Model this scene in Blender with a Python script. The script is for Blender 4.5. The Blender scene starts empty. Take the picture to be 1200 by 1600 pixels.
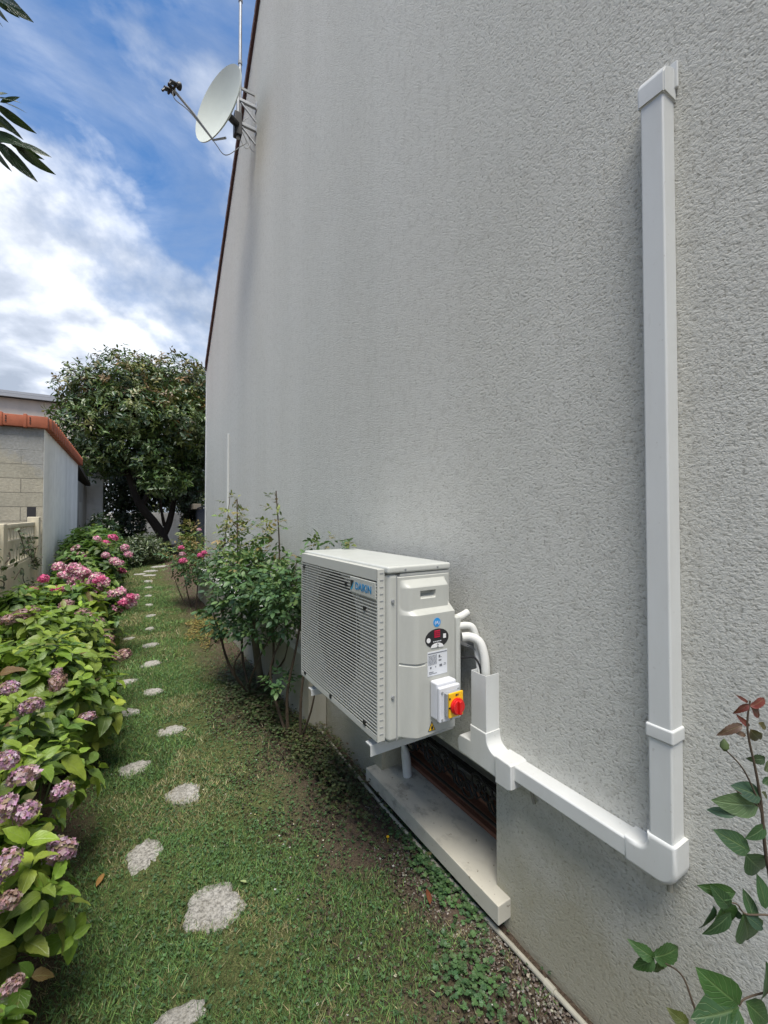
import bpy, bmesh, math, random
import numpy as np
from mathutils import Vector, Matrix
random.seed(7); rng = np.random.default_rng(11)
S = bpy.context.scene; COL = S.collection
R = math.radians

# ------------------------------------------------------------------ camera
CAM_H, YAW, PITCH, FPX = 1.69, R(31.5), R(1.15), 660.0
cd = bpy.data.cameras.new('camera'); cam = bpy.data.objects.new('camera', cd); COL.objects.link(cam)
cam.location = (0, 0, CAM_H); cam.rotation_euler = (R(90)+PITCH, 0, -YAW)
cd.sensor_fit = 'VERTICAL'; cd.sensor_height = 36; cd.lens = 36*FPX/1600
cd.shift_y = -9.0/1600; cd.clip_start = 0.05; cd.clip_end = 1000
S.camera = cam
S.render.resolution_x = 768; S.render.resolution_y = 1024

# ------------------------------------------------------------------ sky, sun, exposure
SUN_DIR = Vector((-0.14, -0.34, 0.93)).normalized()      # towards the sun
w = bpy.data.worlds.new('World'); S.world = w; w.use_nodes = True
nt = w.node_tree; N = nt.nodes; L = nt.links; N.clear()
def nd(t, **k):
    n = N.new(t)
    for a, b in k.items(): setattr(n, a, b)
    return n
out = nd('ShaderNodeOutputWorld'); bg = nd('ShaderNodeBackground')
sky = nd('ShaderNodeTexSky', sky_type='NISHITA', sun_disc=False)
sky.sun_elevation = math.asin(SUN_DIR.z); sky.sun_rotation = math.atan2(SUN_DIR.x, SUN_DIR.y)
sky.air_density = 1.0; sky.dust_density = 0.4; sky.ozone_density = 3.0
tc = nd('ShaderNodeTexCoord'); sep = nd('ShaderNodeSeparateXYZ'); L.new(tc.outputs['Generated'], sep.inputs[0])
def mth(op, a, b=None, clamp=False):
    n = nd('ShaderNodeMath', operation=op, use_clamp=clamp)
    for i, v in enumerate((a, b)):
        if v is None: continue
        if isinstance(v, (int, float)): n.inputs[i].default_value = v
        else: L.new(v, n.inputs[i])
    return n.outputs[0]
zc = mth('MAXIMUM', sep.outputs['Z'], 0.0); dn = mth('ADD', zc, 0.32)
cmb = nd('ShaderNodeCombineXYZ')
L.new(mth('DIVIDE', sep.outputs['X'], dn), cmb.inputs[0]); L.new(mth('DIVIDE', sep.outputs['Y'], dn), cmb.inputs[1])
cmb.inputs[2].default_value = 0.0
def mapped(off, sc, rot=0):
    m = nd('ShaderNodeMapping'); m.inputs['Location'].default_value = off; m.inputs['Scale'].default_value = sc
    m.inputs['Rotation'].default_value = (0, 0, rot); L.new(cmb.outputs[0], m.inputs[0]); return m.outputs[0]
def noise(vec, scale, det=8, rough=.55, dist=0):
    n = nd('ShaderNodeTexNoise'); L.new(vec, n.inputs['Vector']); n.inputs['Scale'].default_value = scale
    n.inputs['Detail'].default_value = det; n.inputs['Roughness'].default_value = rough; n.inputs['Distortion'].default_value = dist
    return n.outputs['Fac']
def ramp(fac, stops):
    r = nd('ShaderNodeValToRGB'); e = r.color_ramp.elements
    while len(e) < len(stops): e.new(0.5)
    for k, (p, c) in enumerate(stops): e[k].position = p; e[k].color = c if len(c) == 4 else (*c, 1)
    L.new(fac, r.inputs[0]); return r.outputs[0]
base = mapped((6.1, 9.4, 0), (1, 1, 1), R(110))
n1 = noise(base, 1.45, 12, .54, .15)                          # main cloud bodies
n1b = noise(mapped((6.05, 9.485, 0), (1, 1, 1), R(110)), 1.45, 12, .54, .15)
low = nd('ShaderNodeMapRange'); L.new(sep.outputs['Z'], low.inputs[0])
low.inputs[1].default_value = .12; low.inputs[2].default_value = .66; low.inputs[3].default_value = .19; low.inputs[4].default_value = -.03
cov = mth('ADD', n1, low.outputs[0])
mask = ramp(cov, [(.485, (0, 0, 0)), (.53, (.55, .55, .55)), (.60, (1, 1, 1))])
n2 = noise(mapped((3.1, 7.2, 0), (1.0, 1.6, 1), R(35)), 1.9, 9, .62, .6)
veil = ramp(n2, [(.42, (.0, .0, .0)), (.72, (.50, .50, .50))])
n3 = noise(mapped((5.3, 1.4, 0), (1, 1, 1)), 2.6, 7, .55, .3)
lit = mth('ADD', mth('MULTIPLY', mth('SUBTRACT', n1, n1b), 3.2), mth('MULTIPLY', n3, .9))
ccol = ramp(lit, [(.24, (2.25, 2.6, 3.2)), (.46, (3.3, 3.65, 4.3)), (.64, (5.0, 5.25, 5.7))])
hsv = nd('ShaderNodeHueSaturation'); hsv.inputs['Saturation'].default_value = 1.2; hsv.inputs['Value'].default_value = .95
L.new(sky.outputs[0], hsv.inputs['Color'])
def mixc(f, a, b):
    m = nd('ShaderNodeMix', data_type='RGBA')
    L.new(f, m.inputs['Factor']); L.new(a, m.inputs['A']); L.new(b, m.inputs['B']); return m.outputs['Result']
c1 = mixc(veil, hsv.outputs[0], ccol); c2 = mixc(mask, c1, ccol)
L.new(c2, bg.inputs[0]); bg.inputs[1].default_value = 0.10
L.new(bg.outputs[0], out.inputs[0])
sd = bpy.data.lights.new('sun', 'SUN'); so = bpy.data.objects.new('sun', sd); COL.objects.link(so)
sd.energy = 2.6; sd.angle = R(30); sd.color = (1, .95, .87)
so.rotation_euler = (-SUN_DIR).to_track_quat('-Z', 'Y').to_euler(); so.location = (-5, -5, 12)
S.view_settings.view_transform = 'Standard'; S.view_settings.look = 'None'
S.view_settings.exposure = 1.1; S.view_settings.gamma = 1

# ------------------------------------------------------------------ helpers
def tag(o, label=None, cat=None, group=None, kind=None):
    if label: o['label'] = label
    if cat: o['category'] = cat
    if group: o['group'] = group
    if kind: o['kind'] = kind
    return o
BASE = {}
def thing(name, label, cat, loc=(0, 0, 0), group=None):
    o = bpy.data.objects.new(name, None); COL.objects.link(o); o.location = loc; o.empty_display_size = .1
    BASE[o.name] = Vector(loc); return tag(o, label, cat, group)
def link_mesh(name, me, mat, parent=None, loc=None):
    o = bpy.data.objects.new(name, me); COL.objects.link(o)
    if mat is not None and len(me.materials) == 0: me.materials.append(mat)
    if parent: o.parent = parent; BASE[o.name] = BASE[parent.name]
    else: BASE[o.name] = Vector((0, 0, 0))
    if loc is not None: o.location = Vector(loc) - (BASE[parent.name] if parent else Vector((0, 0, 0)))
    return o
class MB:
    """collects shapes in world coordinates and links them as one mesh object"""
    def __init__(s): s.bm = bmesh.new()
    def box(s, x0, x1, y0, y1, z0, z1, r=0, seg=2):
        t = bmesh.new(); bmesh.ops.create_cube(t, size=1)
        for v in t.verts:
            v.co = Vector((x0+(x1-x0)*(v.co.x+.5), y0+(y1-y0)*(v.co.y+.5), z0+(z1-z0)*(v.co.z+.5)))
        if r: bmesh.ops.bevel(t, geom=list(t.edges), offset=r, segments=seg, affect='EDGES', profile=.5)
        return s.add(t)
    def add(s, t, M=None):
        if M is not None: bmesh.ops.transform(t, matrix=M, verts=t.verts)
        me = bpy.data.meshes.new('tmp'); t.to_mesh(me); s.bm.from_mesh(me); bpy.data.meshes.remove(me); t.free(); return s
    def poly(s, pts):
        vs = [s.bm.verts.new(p) for p in pts]
        s.bm.faces.new(vs); return s
    def tube(s, pts, rad, n=8, cap=True):
        pts = [Vector(p) for p in pts]
        if isinstance(rad, (int, float)): rad = [rad]*len(pts)
        rings = []; prev = None
        for i, p in enumerate(pts):
            d = (pts[min(i+1, len(pts)-1)] - pts[max(i-1, 0)]).normalized()
            a = prev if prev is not None else (Vector((0, 0, 1)) if abs(d.z) < .9 else Vector((1, 0, 0)))
            x = a - d*a.dot(d)
            if x.length < 1e-4: x = d.orthogonal()
            x.normalize(); prev = x; y = d.cross(x)
            rings.append([s.bm.verts.new(p + rad[i]*(math.cos(2*math.pi*k/n)*x + math.sin(2*math.pi*k/n)*y)) for k in range(n)])
        for a, b in zip(rings, rings[1:]):
            for k in range(n): s.bm.faces.new((a[k], a[(k+1) % n], b[(k+1) % n], b[k]))
        if cap: s.bm.faces.new(rings[0][::-1]); s.bm.faces.new(rings[-1])
        return s
    def disc(s, c, axis, r, h, n=28, bev=0, r2=None):
        t = bmesh.new(); bmesh.ops.create_cone(t, cap_ends=True, segments=n, radius1=r, radius2=r if r2 is None else r2, depth=h)
        if bev:
            ed = [e for e in t.edges if abs(e.verts[0].co.z-e.verts[1].co.z) < 1e-6]
            bmesh.ops.bevel(t, geom=ed, offset=bev, segments=2, affect='EDGES', profile=.5)
        q = Vector((0, 0, 1)).rotation_difference(Vector(axis).normalized())
        return s.add(t, Matrix.Translation(Vector(c)) @ q.to_matrix().to_4x4())
    def prism_x(s, outline, x0, x1, bev=0):
        """outline in (y, z), extruded from x0 (the seen face) to x1"""
        t = bmesh.new(); n = len(outline)
        a = [t.verts.new((x0, y, z)) for y, z in outline]; b = [t.verts.new((x1, y, z)) for y, z in outline]
        t.faces.new(a[::-1]); t.faces.new(b)
        for k in range(n): t.faces.new((a[k], a[(k+1) % n], b[(k+1) % n], b[k]))
        bmesh.ops.recalc_face_normals(t, faces=t.faces)
        if bev:
            ed = [e for e in t.edges if abs(e.verts[0].co.x-x0) < 1e-6 and abs(e.verts[1].co.x-x0) < 1e-6]
            bmesh.ops.bevel(t, geom=ed, offset=bev, segments=3, affect='EDGES', profile=.5)
        return s.add(t)
    def build(s, name, mat, parent=None, smooth=35):
        b = BASE[parent.name] if parent else Vector((0, 0, 0))
        if b.length: bmesh.ops.translate(s.bm, verts=s.bm.verts, vec=-b)
        me = bpy.data.meshes.new(name); s.bm.to_mesh(me); s.bm.free()
        if smooth:
            for p in me.polygons: p.use_smooth = True
            me.set_sharp_from_angle(angle=R(smooth))
        o = link_mesh(name, me, mat, parent)
        if smooth and len(me.polygons) < 3000: wn = o.modifiers.new('weighted_normal', 'WEIGHTED_NORMAL'); wn.keep_sharp = True; wn.weight = 80
        return o
def build_each(mb, name, mat, parent):
    bm = mb.bm; bm.verts.ensure_lookup_table(); seen = set(); out_ = []
    for v0 in bm.verts:
        if v0 in seen: continue
        st_ = [v0]; comp = []; seen.add(v0)
        while st_:
            v = st_.pop(); comp.append(v)
            for e in v.link_edges:
                o = e.other_vert(v)
                if o not in seen: seen.add(o); st_.append(o)
        n_ = MB(); mp_ = {v: n_.bm.verts.new(v.co) for v in comp}; fs = {f for v in comp for f in v.link_faces}
        for f in fs: n_.bm.faces.new([mp_[v] for v in f.verts])
        out_.append(n_.build(name, mat, parent))
    bm.free(); return out_
def np_mesh(name, V, F, tint=None, uv=None):
    """fast mesh: V (n,3), F (m,k) with constant k; tint per vertex, uv per vertex"""
    me = bpy.data.meshes.new(name); V = np.ascontiguousarray(V, np.float32); F = np.ascontiguousarray(F, np.int32)
    m, k = F.shape
    me.vertices.add(len(V)); me.vertices.foreach_set('co', V.ravel())
    me.loops.add(m*k); me.loops.foreach_set('vertex_index', F.ravel())
    me.polygons.add(m); me.polygons.foreach_set('loop_start', np.arange(0, m*k, k, dtype=np.int32))
    try: me.polygons.foreach_set('loop_total', np.full(m, k, np.int32))
    except Exception: pass
    me.polygons.foreach_set('use_smooth', np.ones(m, bool))
    me.update(calc_edges=True)
    if tint is not None:
        ca = me.color_attributes.new('tint', 'FLOAT_COLOR', 'POINT')
        c = np.ones((len(V), 4), np.float32); c[:, :3] = tint; ca.data.foreach_set('color', c.ravel())
    if uv is not None:
        u = me.uv_layers.new(name='UVMap'); u.data.foreach_set('uv', np.ascontiguousarray(uv[F.ravel()], np.float32).ravel())
    return me
def frames(d, n):
    d = d/np.linalg.norm(d, axis=1, keepdims=True); x = np.cross(d, n)
    l = np.linalg.norm(x, axis=1, keepdims=True); x = np.where(l > 1e-5, x/np.maximum(l, 1e-9), np.array([[1., 0, 0]]))
    nn = np.cross(x, d); return np.stack([x, d, nn], axis=2)
def instance(T, P, M, s, tint):
    """template T=(verts, faces, uv) at P with frames M, scale s (N,) or (N,3)"""
    tv, tf, tu = T; n = len(P); s = np.asarray(s, float)
    if s.ndim == 1: s = s[:, None].repeat(3, 1)
    V = np.einsum('nij,nkj->nki', M, tv[None]*s[:, None, :]) + P[:, None, :]
    F = tf[None] + (np.arange(n)*len(tv))[:, None, None]
    return V.reshape(-1, 3), F.reshape(-1, tf.shape[1]), np.repeat(tint, len(tv), 0), np.tile(tu, (n, 1))
def merge(parts):
    V, F, T, U = [], [], [], []; o = 0
    for v, f, t, u in parts: V.append(v); F.append(f+o); T.append(t); U.append(u); o += len(v)
    return np.concatenate(V), np.concatenate(F), np.concatenate(T), np.concatenate(U)
def leaf_template(rows=6, wid=.5, fold=.25, curl=.35, tipp=1.0, wave=0.0, ser=0.0):
    v, f, u = [], [], []
    for i in range(rows+1):
        t = i/rows; ww = wid*.5*(math.sin(math.pi*min(1, t**.85))**.75)*(1-.25*t*tipp) + (.004 if i in (0, rows) else 0)
        ww *= 1+ser*(-1)**i
        for c in (-1, 0, 1):
            z = fold*abs(c)*ww - curl*t*t + wave*math.sin(t*9+c)*abs(c)*.5
            v.append((c*ww, t, z)); u.append((c*.5+.5, t))
    for i in range(rows):
        for c in (0, 1):
            a = i*3+c; f.append((a, a+1, a+4, a+3))
    return np.array(v, float), np.array(f), np.array(u, float)
def unit(v): return v/np.maximum(np.linalg.norm(v, axis=-1, keepdims=True), 1e-9)
def jit(cols, n, a=.25):
    c = np.array(cols, float)[rng.integers(0, len(cols), n)]; return c*(1+a*rng.uniform(-1, 1, (n, 1)))*(1+.08*rng.uniform(-1, 1, (n, 3)))
def ground_z(y): return 0.02*min(max(y-2, 0), 22)
def gz(y): return 0.02*np.clip(y-2, 0, 22)
cR = Vector((math.cos(YAW), -math.sin(YAW), 0)); cF = Vector((math.sin(YAW)*math.cos(PITCH), math.cos(YAW)*math.cos(PITCH), math.sin(PITCH))); cU = cR.cross(cF)
def on_ground(px, py):
    d = cR*((px-600)/FPX) + cF + cU*((791-py)/FPX); z = 0
    for _ in range(12):
        t = (z-CAM_H)/d.z; z = ground_z(d.y*t)
    return d.x*t, d.y*t, z

# ------------------------------------------------------------------ materials
class Mt:
    def __init__(s, name, rough=.6, metal=0, spec=.5):
        s.m = bpy.data.materials.new(name); s.m.use_nodes = True; s.t = s.m.node_tree; s.N = s.t.nodes; s.L = s.t.links
        s.b = s.N['Principled BSDF']; s.o = s.N['Material Output']
        s.b.inputs['Roughness'].default_value = rough; s.b.inputs['Metallic'].default_value = metal; s.b.inputs['Specular IOR Level'].default_value = spec
        s.co = s.N.new('ShaderNodeTexCoord').outputs['Object']
    def mp(s, sc=(1, 1, 1), off=(0, 0, 0), vec=None):
        m = s.N.new('ShaderNodeMapping'); m.inputs['Scale'].default_value = sc; m.inputs['Location'].default_value = off
        s.L.new(vec or s.co, m.inputs[0]); return m.outputs[0]
    def noise(s, scale, det=4, rough=.55, vec=None, dist=0):
        n = s.N.new('ShaderNodeTexNoise'); n.inputs['Scale'].default_value = scale; n.inputs['Detail'].default_value = det
        n.inputs['Roughness'].default_value = rough; n.inputs['Distortion'].default_value = dist; s.L.new(vec or s.co, n.inputs['Vector']); return n.outputs['Fac']
    def vor(s, scale, feat='F1', vec=None, out='Distance'):
        n = s.N.new('ShaderNodeTexVoronoi'); n.feature = feat; n.inputs['Scale'].default_value = scale; s.L.new(vec or s.co, n.inputs['Vector']); return n.outputs[out]
    def ramp(s, f, stops):
        r = s.N.new('ShaderNodeValToRGB'); e = r.color_ramp.elements
        while len(e) < len(stops): e.new(.5)
        for k, (p, c) in enumerate(stops): e[k].position = p; e[k].color = (*c, 1) if isinstance(c, tuple) else (c, c, c, 1)
        s.L.new(f, r.inputs[0]); return r.outputs[0]
    def val(s, c):
        n = s.N.new('ShaderNodeRGB'); n.outputs[0].default_value = (*c, 1); return n.outputs[0]
    def mix(s, f, a, b, bt='MIX'):
        m = s.N.new('ShaderNodeMix'); m.data_type = 'RGBA'; m.blend_type = bt
        if isinstance(f, (int, float)): m.inputs['Factor'].default_value = f
        else: s.L.new(f, m.inputs['Factor'])
        for k, v in (('A', a), ('B', b)):
            if isinstance(v, tuple): m.inputs[k].default_value = (*v, 1)
            else: s.L.new(v, m.inputs[k])
        return m.outputs['Result']
    def math(s, op, a, b=0.0, clamp=False):
        n = s.N.new('ShaderNodeMath'); n.operation = op; n.use_clamp = clamp
        for i, v in enumerate((a, b)):
            if isinstance(v, (int, float)): n.inputs[i].default_value = v
            else: s.L.new(v, n.inputs[i])
        return n.outputs[0]
    def xyz(s, ax, vec=None):
        n = s.N.new('ShaderNodeSeparateXYZ'); s.L.new(vec or s.co, n.inputs[0]); return n.outputs[ax]
    def color(s, c):
        if isinstance(c, tuple): s.b.inputs['Base Color'].default_value = (*c, 1)
        else: s.L.new(c, s.b.inputs['Base Color'])
        return s
    def bump(s, h, strength=.5, dist=.01, prev=None):
        n = s.N.new('ShaderNodeBump'); n.inputs['Strength'].default_value = strength; n.inputs['Distance'].default_value = dist
        s.L.new(h, n.inputs['Height'])
        if prev is not None: s.L.new(prev, n.inputs['Normal'])
        s.L.new(n.outputs[0], s.b.inputs['Normal']); return n.outputs[0]
def simple(name, c, rough=.5, metal=0, var=.06, sc=12, bump=0, spec=.5):
    m = Mt(name, rough, metal, spec); f = m.noise(sc, 5, .6)
    m.color(m.mix(f, tuple(v*(1-var*2) for v in c), tuple(min(1, v*(1+var*1.5)) for v in c)))
    if bump: m.bump(m.noise(sc*14, 3), bump, .002)
    return m.m

def render_mat():
    m = Mt('roughcast_render', .92, spec=.25)
    v = m.mp((1, .85, 1.0))
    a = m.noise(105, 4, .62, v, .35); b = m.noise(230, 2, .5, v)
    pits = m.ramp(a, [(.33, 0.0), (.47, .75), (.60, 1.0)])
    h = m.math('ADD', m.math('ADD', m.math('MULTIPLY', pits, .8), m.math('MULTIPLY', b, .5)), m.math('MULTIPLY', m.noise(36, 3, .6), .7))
    big = m.noise(1.3, 3, .5)
    m.bump(h, .66, .0052, m.bump(big, .3, .03))
    st = m.noise(1.0, 5, .6, m.mp((1, 1.9, .16), (0, 3.3, 0)))         # weather streaks running down
    bl = m.noise(.8, 4, .6)
    c = m.mix(m.ramp(st, [(.30, 0.0), (.60, 1.0)]), (.535, .535, .488), (.585, .582, .535))
    c = m.mix(m.ramp(bl, [(.35, 0.0), (.7, .35)]), c, (.545, .53, .47))
    c = m.mix(m.ramp(a, [(.33, .75), (.45, 0.0)]), c, (.31, .30, .26)); c = m.mix(m.ramp(m.noise(21, 4, .65), [(.35, .30), (.5, 0.0)]), c, (.36, .35, .31))  # darker colour painted into the pits as shade; coarser mottling is random
    pass
    # splash-back dirt and algae near the ground
    z = m.xyz('Z'); zz = m.math('SUBTRACT', m.math('MULTIPLY', m.noise(3.2, 4, .6), .9), z)
    c = m.mix(m.ramp(m.math('ADD', zz, .22), [(-.0, 0.0), (.50, .70)]), c, (.34, .31, .20))
    spots = m.noise(9, 3, .6)
    c = m.mix(m.ramp(spots, [(.70, 0.0), (.78, .25)]), c, (.35, .27, .15))
    return m.color(c).m
def smooth_render(name, c, dirt=(.25, .25, .22), amt=.8, streak=2.2, bump=.4):
    m = Mt(name, .9, spec=.2); st = m.noise(1.4, 6, .62, m.mp((streak, streak, .12)))
    k = m.mix(m.ramp(st, [(.42, 0.0), (.78, amt)]), c, dirt); k = m.mix(m.ramp(m.noise(5, 5), [(.4, 0.0), (.8, .3)]), k, dirt)
    m.bump(m.noise(90, 4, .6), bump, .004); return m.color(k).m
def leaf_mat(name, rough=.45, trans=.28, vein=.35, spec=.5, sat=1.0):
    m = Mt(name, rough, spec=spec)
    at = m.N.new('ShaderNodeAttribute'); at.attribute_name = 'tint'; uv = m.N.new('ShaderNodeTexCoord').outputs['UV']
    u = m.math('ABSOLUTE', m.math('SUBTRACT', m.xyz('X', uv), .5)); v = m.xyz('Y', uv)
    mid = m.ramp(u, [(.0, 1.0), (.055, 0.0)])
    wv = m.math('FRACT', m.math('MULTIPLY', m.math('SUBTRACT', v, m.math('MULTIPLY', u, .75)), 7.0))
    side = m.ramp(wv, [(.0, .8), (.10, 0.0), (.9, 0.0), (1.0, .8)])
    vv = m.math('MAXIMUM', mid, side)
    mot = m.noise(38, 3, .6); c = m.mix(m.ramp(mot, [(.3, 0.0), (.75, .55)]), at.outputs['Color'], m.mix(.5, at.outputs['Color'], (.0, .0, .0)))
    c = m.mix(m.math('MULTIPLY', vv, vein), c, m.mix(.6, at.outputs['Color'], (.35, .42, .16)))
    blot = m.math('MULTIPLY', m.ramp(m.noise(23, 4, .65), [(.63, 0.0), (.70, .7)]), m.ramp(m.noise(2.6, 2), [(.46, 0.0), (.60, 1.0)])); c = m.mix(blot, c, (.13, .085, .03))
    m.color(c); m.bump(m.math('SUBTRACT', m.noise(60, 2), vv), .45, .002)
    tr = m.N.new('ShaderNodeBsdfTranslucent'); m.L.new(m.mix(.35, c, (.22, .40, .03)), tr.inputs[0])
    mx = m.N.new('ShaderNodeMixShader'); mx.inputs[0].default_value = trans
    m.L.new(m.b.outputs[0], mx.inputs[1]); m.L.new(tr.outputs[0], mx.inputs[2]); m.L.new(mx.outputs[0], m.o.inputs['Surface'])
    return m.m
def tint_mat(name, rough=.7, trans=.15):
    m = Mt(name, rough, spec=.25); at = m.N.new('ShaderNodeAttribute'); at.attribute_name = 'tint'; m.color(at.outputs['Color'])
    if trans:
        tr = m.N.new('ShaderNodeBsdfTranslucent'); m.L.new(at.outputs['Color'], tr.inputs[0]); mx = m.N.new('ShaderNodeMixShader'); mx.inputs[0].default_value = trans
        m.L.new(m.b.outputs[0], mx.inputs[1]); m.L.new(tr.outputs[0], mx.inputs[2]); m.L.new(mx.outputs[0], m.o.inputs['Surface'])
    return m.m
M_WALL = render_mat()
def ac_mat(name, c0, r):
    m = Mt(name, r); g = m.noise(5, 6, .65, m.mp((2.2, 2.2, .35))); c = m.mix(m.ramp(g, [(.45, 0.0), (.78, .5)]), c0, tuple(v*.74 for v in c0))
    c = m.mix(m.ramp(m.noise(70, 3, .7), [(.68, 0.0), (.76, .35)]), c, (.25, .23, .18)); return m.color(c).m
M_AC = ac_mat('ac_enamel', (.47, .475, .435), .38)
M_AC2 = ac_mat('ac_enamel_light', (.53, .54, .50), .34)
M_SLAT = simple('grille_plastic', (.50, .50, .455), .4, var=.02)
def pvc_mat():
    m = Mt('white_pvc', .3); g = m.noise(3.5, 6, .65, m.mp((1, 1, .25))); c = m.mix(m.ramp(g, [(.42, 0.0), (.75, .55)]), (.63, .64, .62), (.49, .485, .45))
    c = m.mix(m.ramp(m.noise(55, 3, .7), [(.66, 0.0), (.74, .4)]), c, (.36, .34, .29)); m.L.new(m.ramp(g, [(.3, .26), (.7, .45)]), m.b.inputs['Roughness']); m.bump(m.noise(9, 3), .12, .004); return m.color(c).m
M_PVC = pvc_mat()
M_BOX = simple('grey_abs', (.62, .63, .66), .35, var=.02)
M_BLACK = simple('black_plastic', (.012, .012, .013), .5)
M_DARK = simple('dark_void', (.02, .02, .022), .7)
M_STEEL = simple('galvanised_steel', (.36, .37, .38), .5, .5, var=.15, sc=30)
M_FOAM = simple('pipe_insulation', (.66, .66, .62), .75, var=.05, sc=18, bump=.5)
M_RED = simple('red_plastic', (.62, .012, .012), .3)
M_YELLOW = simple('yellow_plate', (.85, .50, .01), .4)
M_LABEL = simple('label_paper', (.68, .70, .73), .45)
M_INK = simple('black_ink', (.02, .02, .022), .5)
M_GREYINK = simple('grey_ink', (.16, .17, .19), .5)
M_BLUE = simple('blue_sticker', (.02, .28, .68), .4)
M_LOGO = simple('logo_blue', (.01, .22, .48), .35)
M_WHITE = simple('white_plastic', (.8, .8, .8), .4)
M_PINKRED = simple('red_display', (.65, .01, .06), .4)
M_BARK = simple('bark', (.045, .034, .026), .95, var=.35, sc=25, bump=1)
M_STEMG = simple('green_stem', (.075, .11, .035), .6, var=.2, sc=20)
M_STEMB = simple('woody_stem', (.085, .06, .038), .85, var=.3, sc=40, bump=.6)
M_STAKE = simple('weathered_stake', (.15, .13, .085), .9, var=.3, sc=9, bump=.8)
M_IRON = simple('black_iron', (.012, .012, .012), .55, .3)
M_RUST = simple('rust_brown_wood', (.17, .075, .045), .75, var=.3, sc=9, bump=.5)
M_GREYPLATE = simple('grey_panel', (.30, .31, .31), .6)
M_LEAF_H = leaf_mat('hydrangea_leaf', .42, .30, .40)
M_LEAF_R = leaf_mat('rose_leaf', .45, .16, .30)
M_LEAF_T = leaf_mat('magnolia_leaf', .33, .10, .25)
M_PETAL = tint_mat('petal', .7, .22)
M_GRASS = tint_mat('grass_blade', .6, .22)

# ------------------------------------------------------------------ ground
def ground_mat():
    m = Mt('lawn_soil', 1, spec=.1)
    x = m.xyz('X'); y = m.xyz('Y')
    n = m.noise(2.4, 6, .62); f = m.noise(26, 5, .65); g = m.noise(120, 3, .7)
    grass = m.mix(m.ramp(f, [(.3, 0.0), (.7, 1.0)]), (.05, .062, .022), (.14, .155, .06)); grass = m.mix(m.ramp(g, [(.36, .75), (.56, 0.0)]), grass, (.028, .032, .013)); grass = m.mix(m.ramp(m.noise(60, 4, .7), [(.6, 0.0), (.72, .6)]), grass, (.22, .21, .10))
    soil = m.mix(m.ramp(g, [(.3, 0.0), (.72, 1.0)]), (.055, .038, .027), (.15, .115, .085))
    # bare strip by the house wall and the bed on the left
    s1 = m.math('ADD', m.math('MULTIPLY', m.math('SUBTRACT', x, .66), 2.6), m.math('MULTIPLY', m.math('SUBTRACT', n, .5), 2.2))
    s2 = m.math('ADD', m.math('MULTIPLY', m.math('SUBTRACT', -.08, x), 5.0), m.math('MULTIPLY', m.math('SUBTRACT', n, .5), 2.0))
    s3 = m.ramp(n, [(.58, 0.0), (.70, .7)])
    k = m.math('MAXIMUM', m.math('MAXIMUM', m.math('MULTIPLY', s1, 1, True), m.math('MULTIPLY', s2, 1, True)), s3, True)
    c = m.mix(k, grass, soil); m.bump(m.math('ADD', m.math('MULTIPLY', f, .6), g), .9, .012)
    return m.color(c).m
def build_ground():
    xs = np.concatenate([np.linspace(-120, -3, 10)[:-1], np.arange(-3, 3.01, .06), np.linspace(3, 120, 10)[1:]])
    ys = np.concatenate([np.linspace(-60, -1, 8)[:-1], np.arange(-1, 12.01, .08), np.arange(12.5, 26, .6), np.linspace(30, 260, 14)])
    X, Y = np.meshgrid(xs, ys); Z = gz(Y).astype(float)
    near = (np.abs(X) < 3) & (Y < 12) & (Y > -1)
    Z += np.where(near, .007*np.sin(X*7+Y*3.1)+.006*np.sin(Y*9.3-X*4)+.005*rng.uniform(-1, 1, X.shape), 0) - .006
    V = np.stack([X, Y, Z], -1).reshape(-1, 3); nx = len(xs)
    i, j = np.meshgrid(np.arange(len(ys)-1), np.arange(nx-1), indexing='ij'); a = (i*nx+j).ravel()
    F = np.stack([a, a+1, a+nx+1, a+nx], 1)
    tag(link_mesh('ground', np_mesh('ground', V, F), ground_mat()), kind='structure')
build_ground()

# ------------------------------------------------------------------ the house
D = 1.35
def house_profile():
    pts = []
    return pts
h = thing('house', 'tall house side wall in pale grey roughcast render filling the right of the view', 'house', (D, 3, 0))
OY0, OY1, OZ0, OZ1 = 1.294, 2.229, .13, .578
YF, YN, YR = 8.93, -2.95, 2.99; ZE = 4.57; ZR = ZE + .90*(YF-YR)
b = MB()
def q(p): b.poly([(D, y, z) for y, z in p])
q([(YN, -.3), (YN, OZ0), (OY0, OZ0), (OY1, OZ0), (YF, OZ0), (YF, -.3)][::1])
q([(YN, OZ0), (YN, OZ1), (OY0, OZ1), (OY0, OZ0)]); q([(OY1, OZ0), (OY1, OZ1), (YF, OZ1), (YF, OZ0)])
q([(YN, OZ1), (YN, ZE), (YR, ZR), (YF, ZE), (YF, OZ1), (OY1, OZ1), (OY0, OZ1)])
for p in ([(OY0, OZ0), (OY0, OZ1)], [(OY1, OZ1), (OY1, OZ0)], [(OY0, OZ1), (OY1, OZ1)], [(OY1, OZ0), (OY0, OZ0)]):
    (y0, z0), (y1, z1) = p; b.poly([(D, y0, z0), (D, y1, z1), (D+.32, y1, z1), (D+.32, y0, z0)])
b.poly([(D, YF, -.3), (D, YF, ZE), (9, YF, ZE), (9, YF, -.3)]); b.poly([(D, YN, -.3), (9, YN, -.3), (9, YN, ZE), (D, YN, ZE)])
b.poly([(9, YN, -.3), (9, YN, ZE), (9, YR, ZR), (9, YF, ZE), (9, YF, -.3)])
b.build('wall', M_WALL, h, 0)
b = MB()
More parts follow.
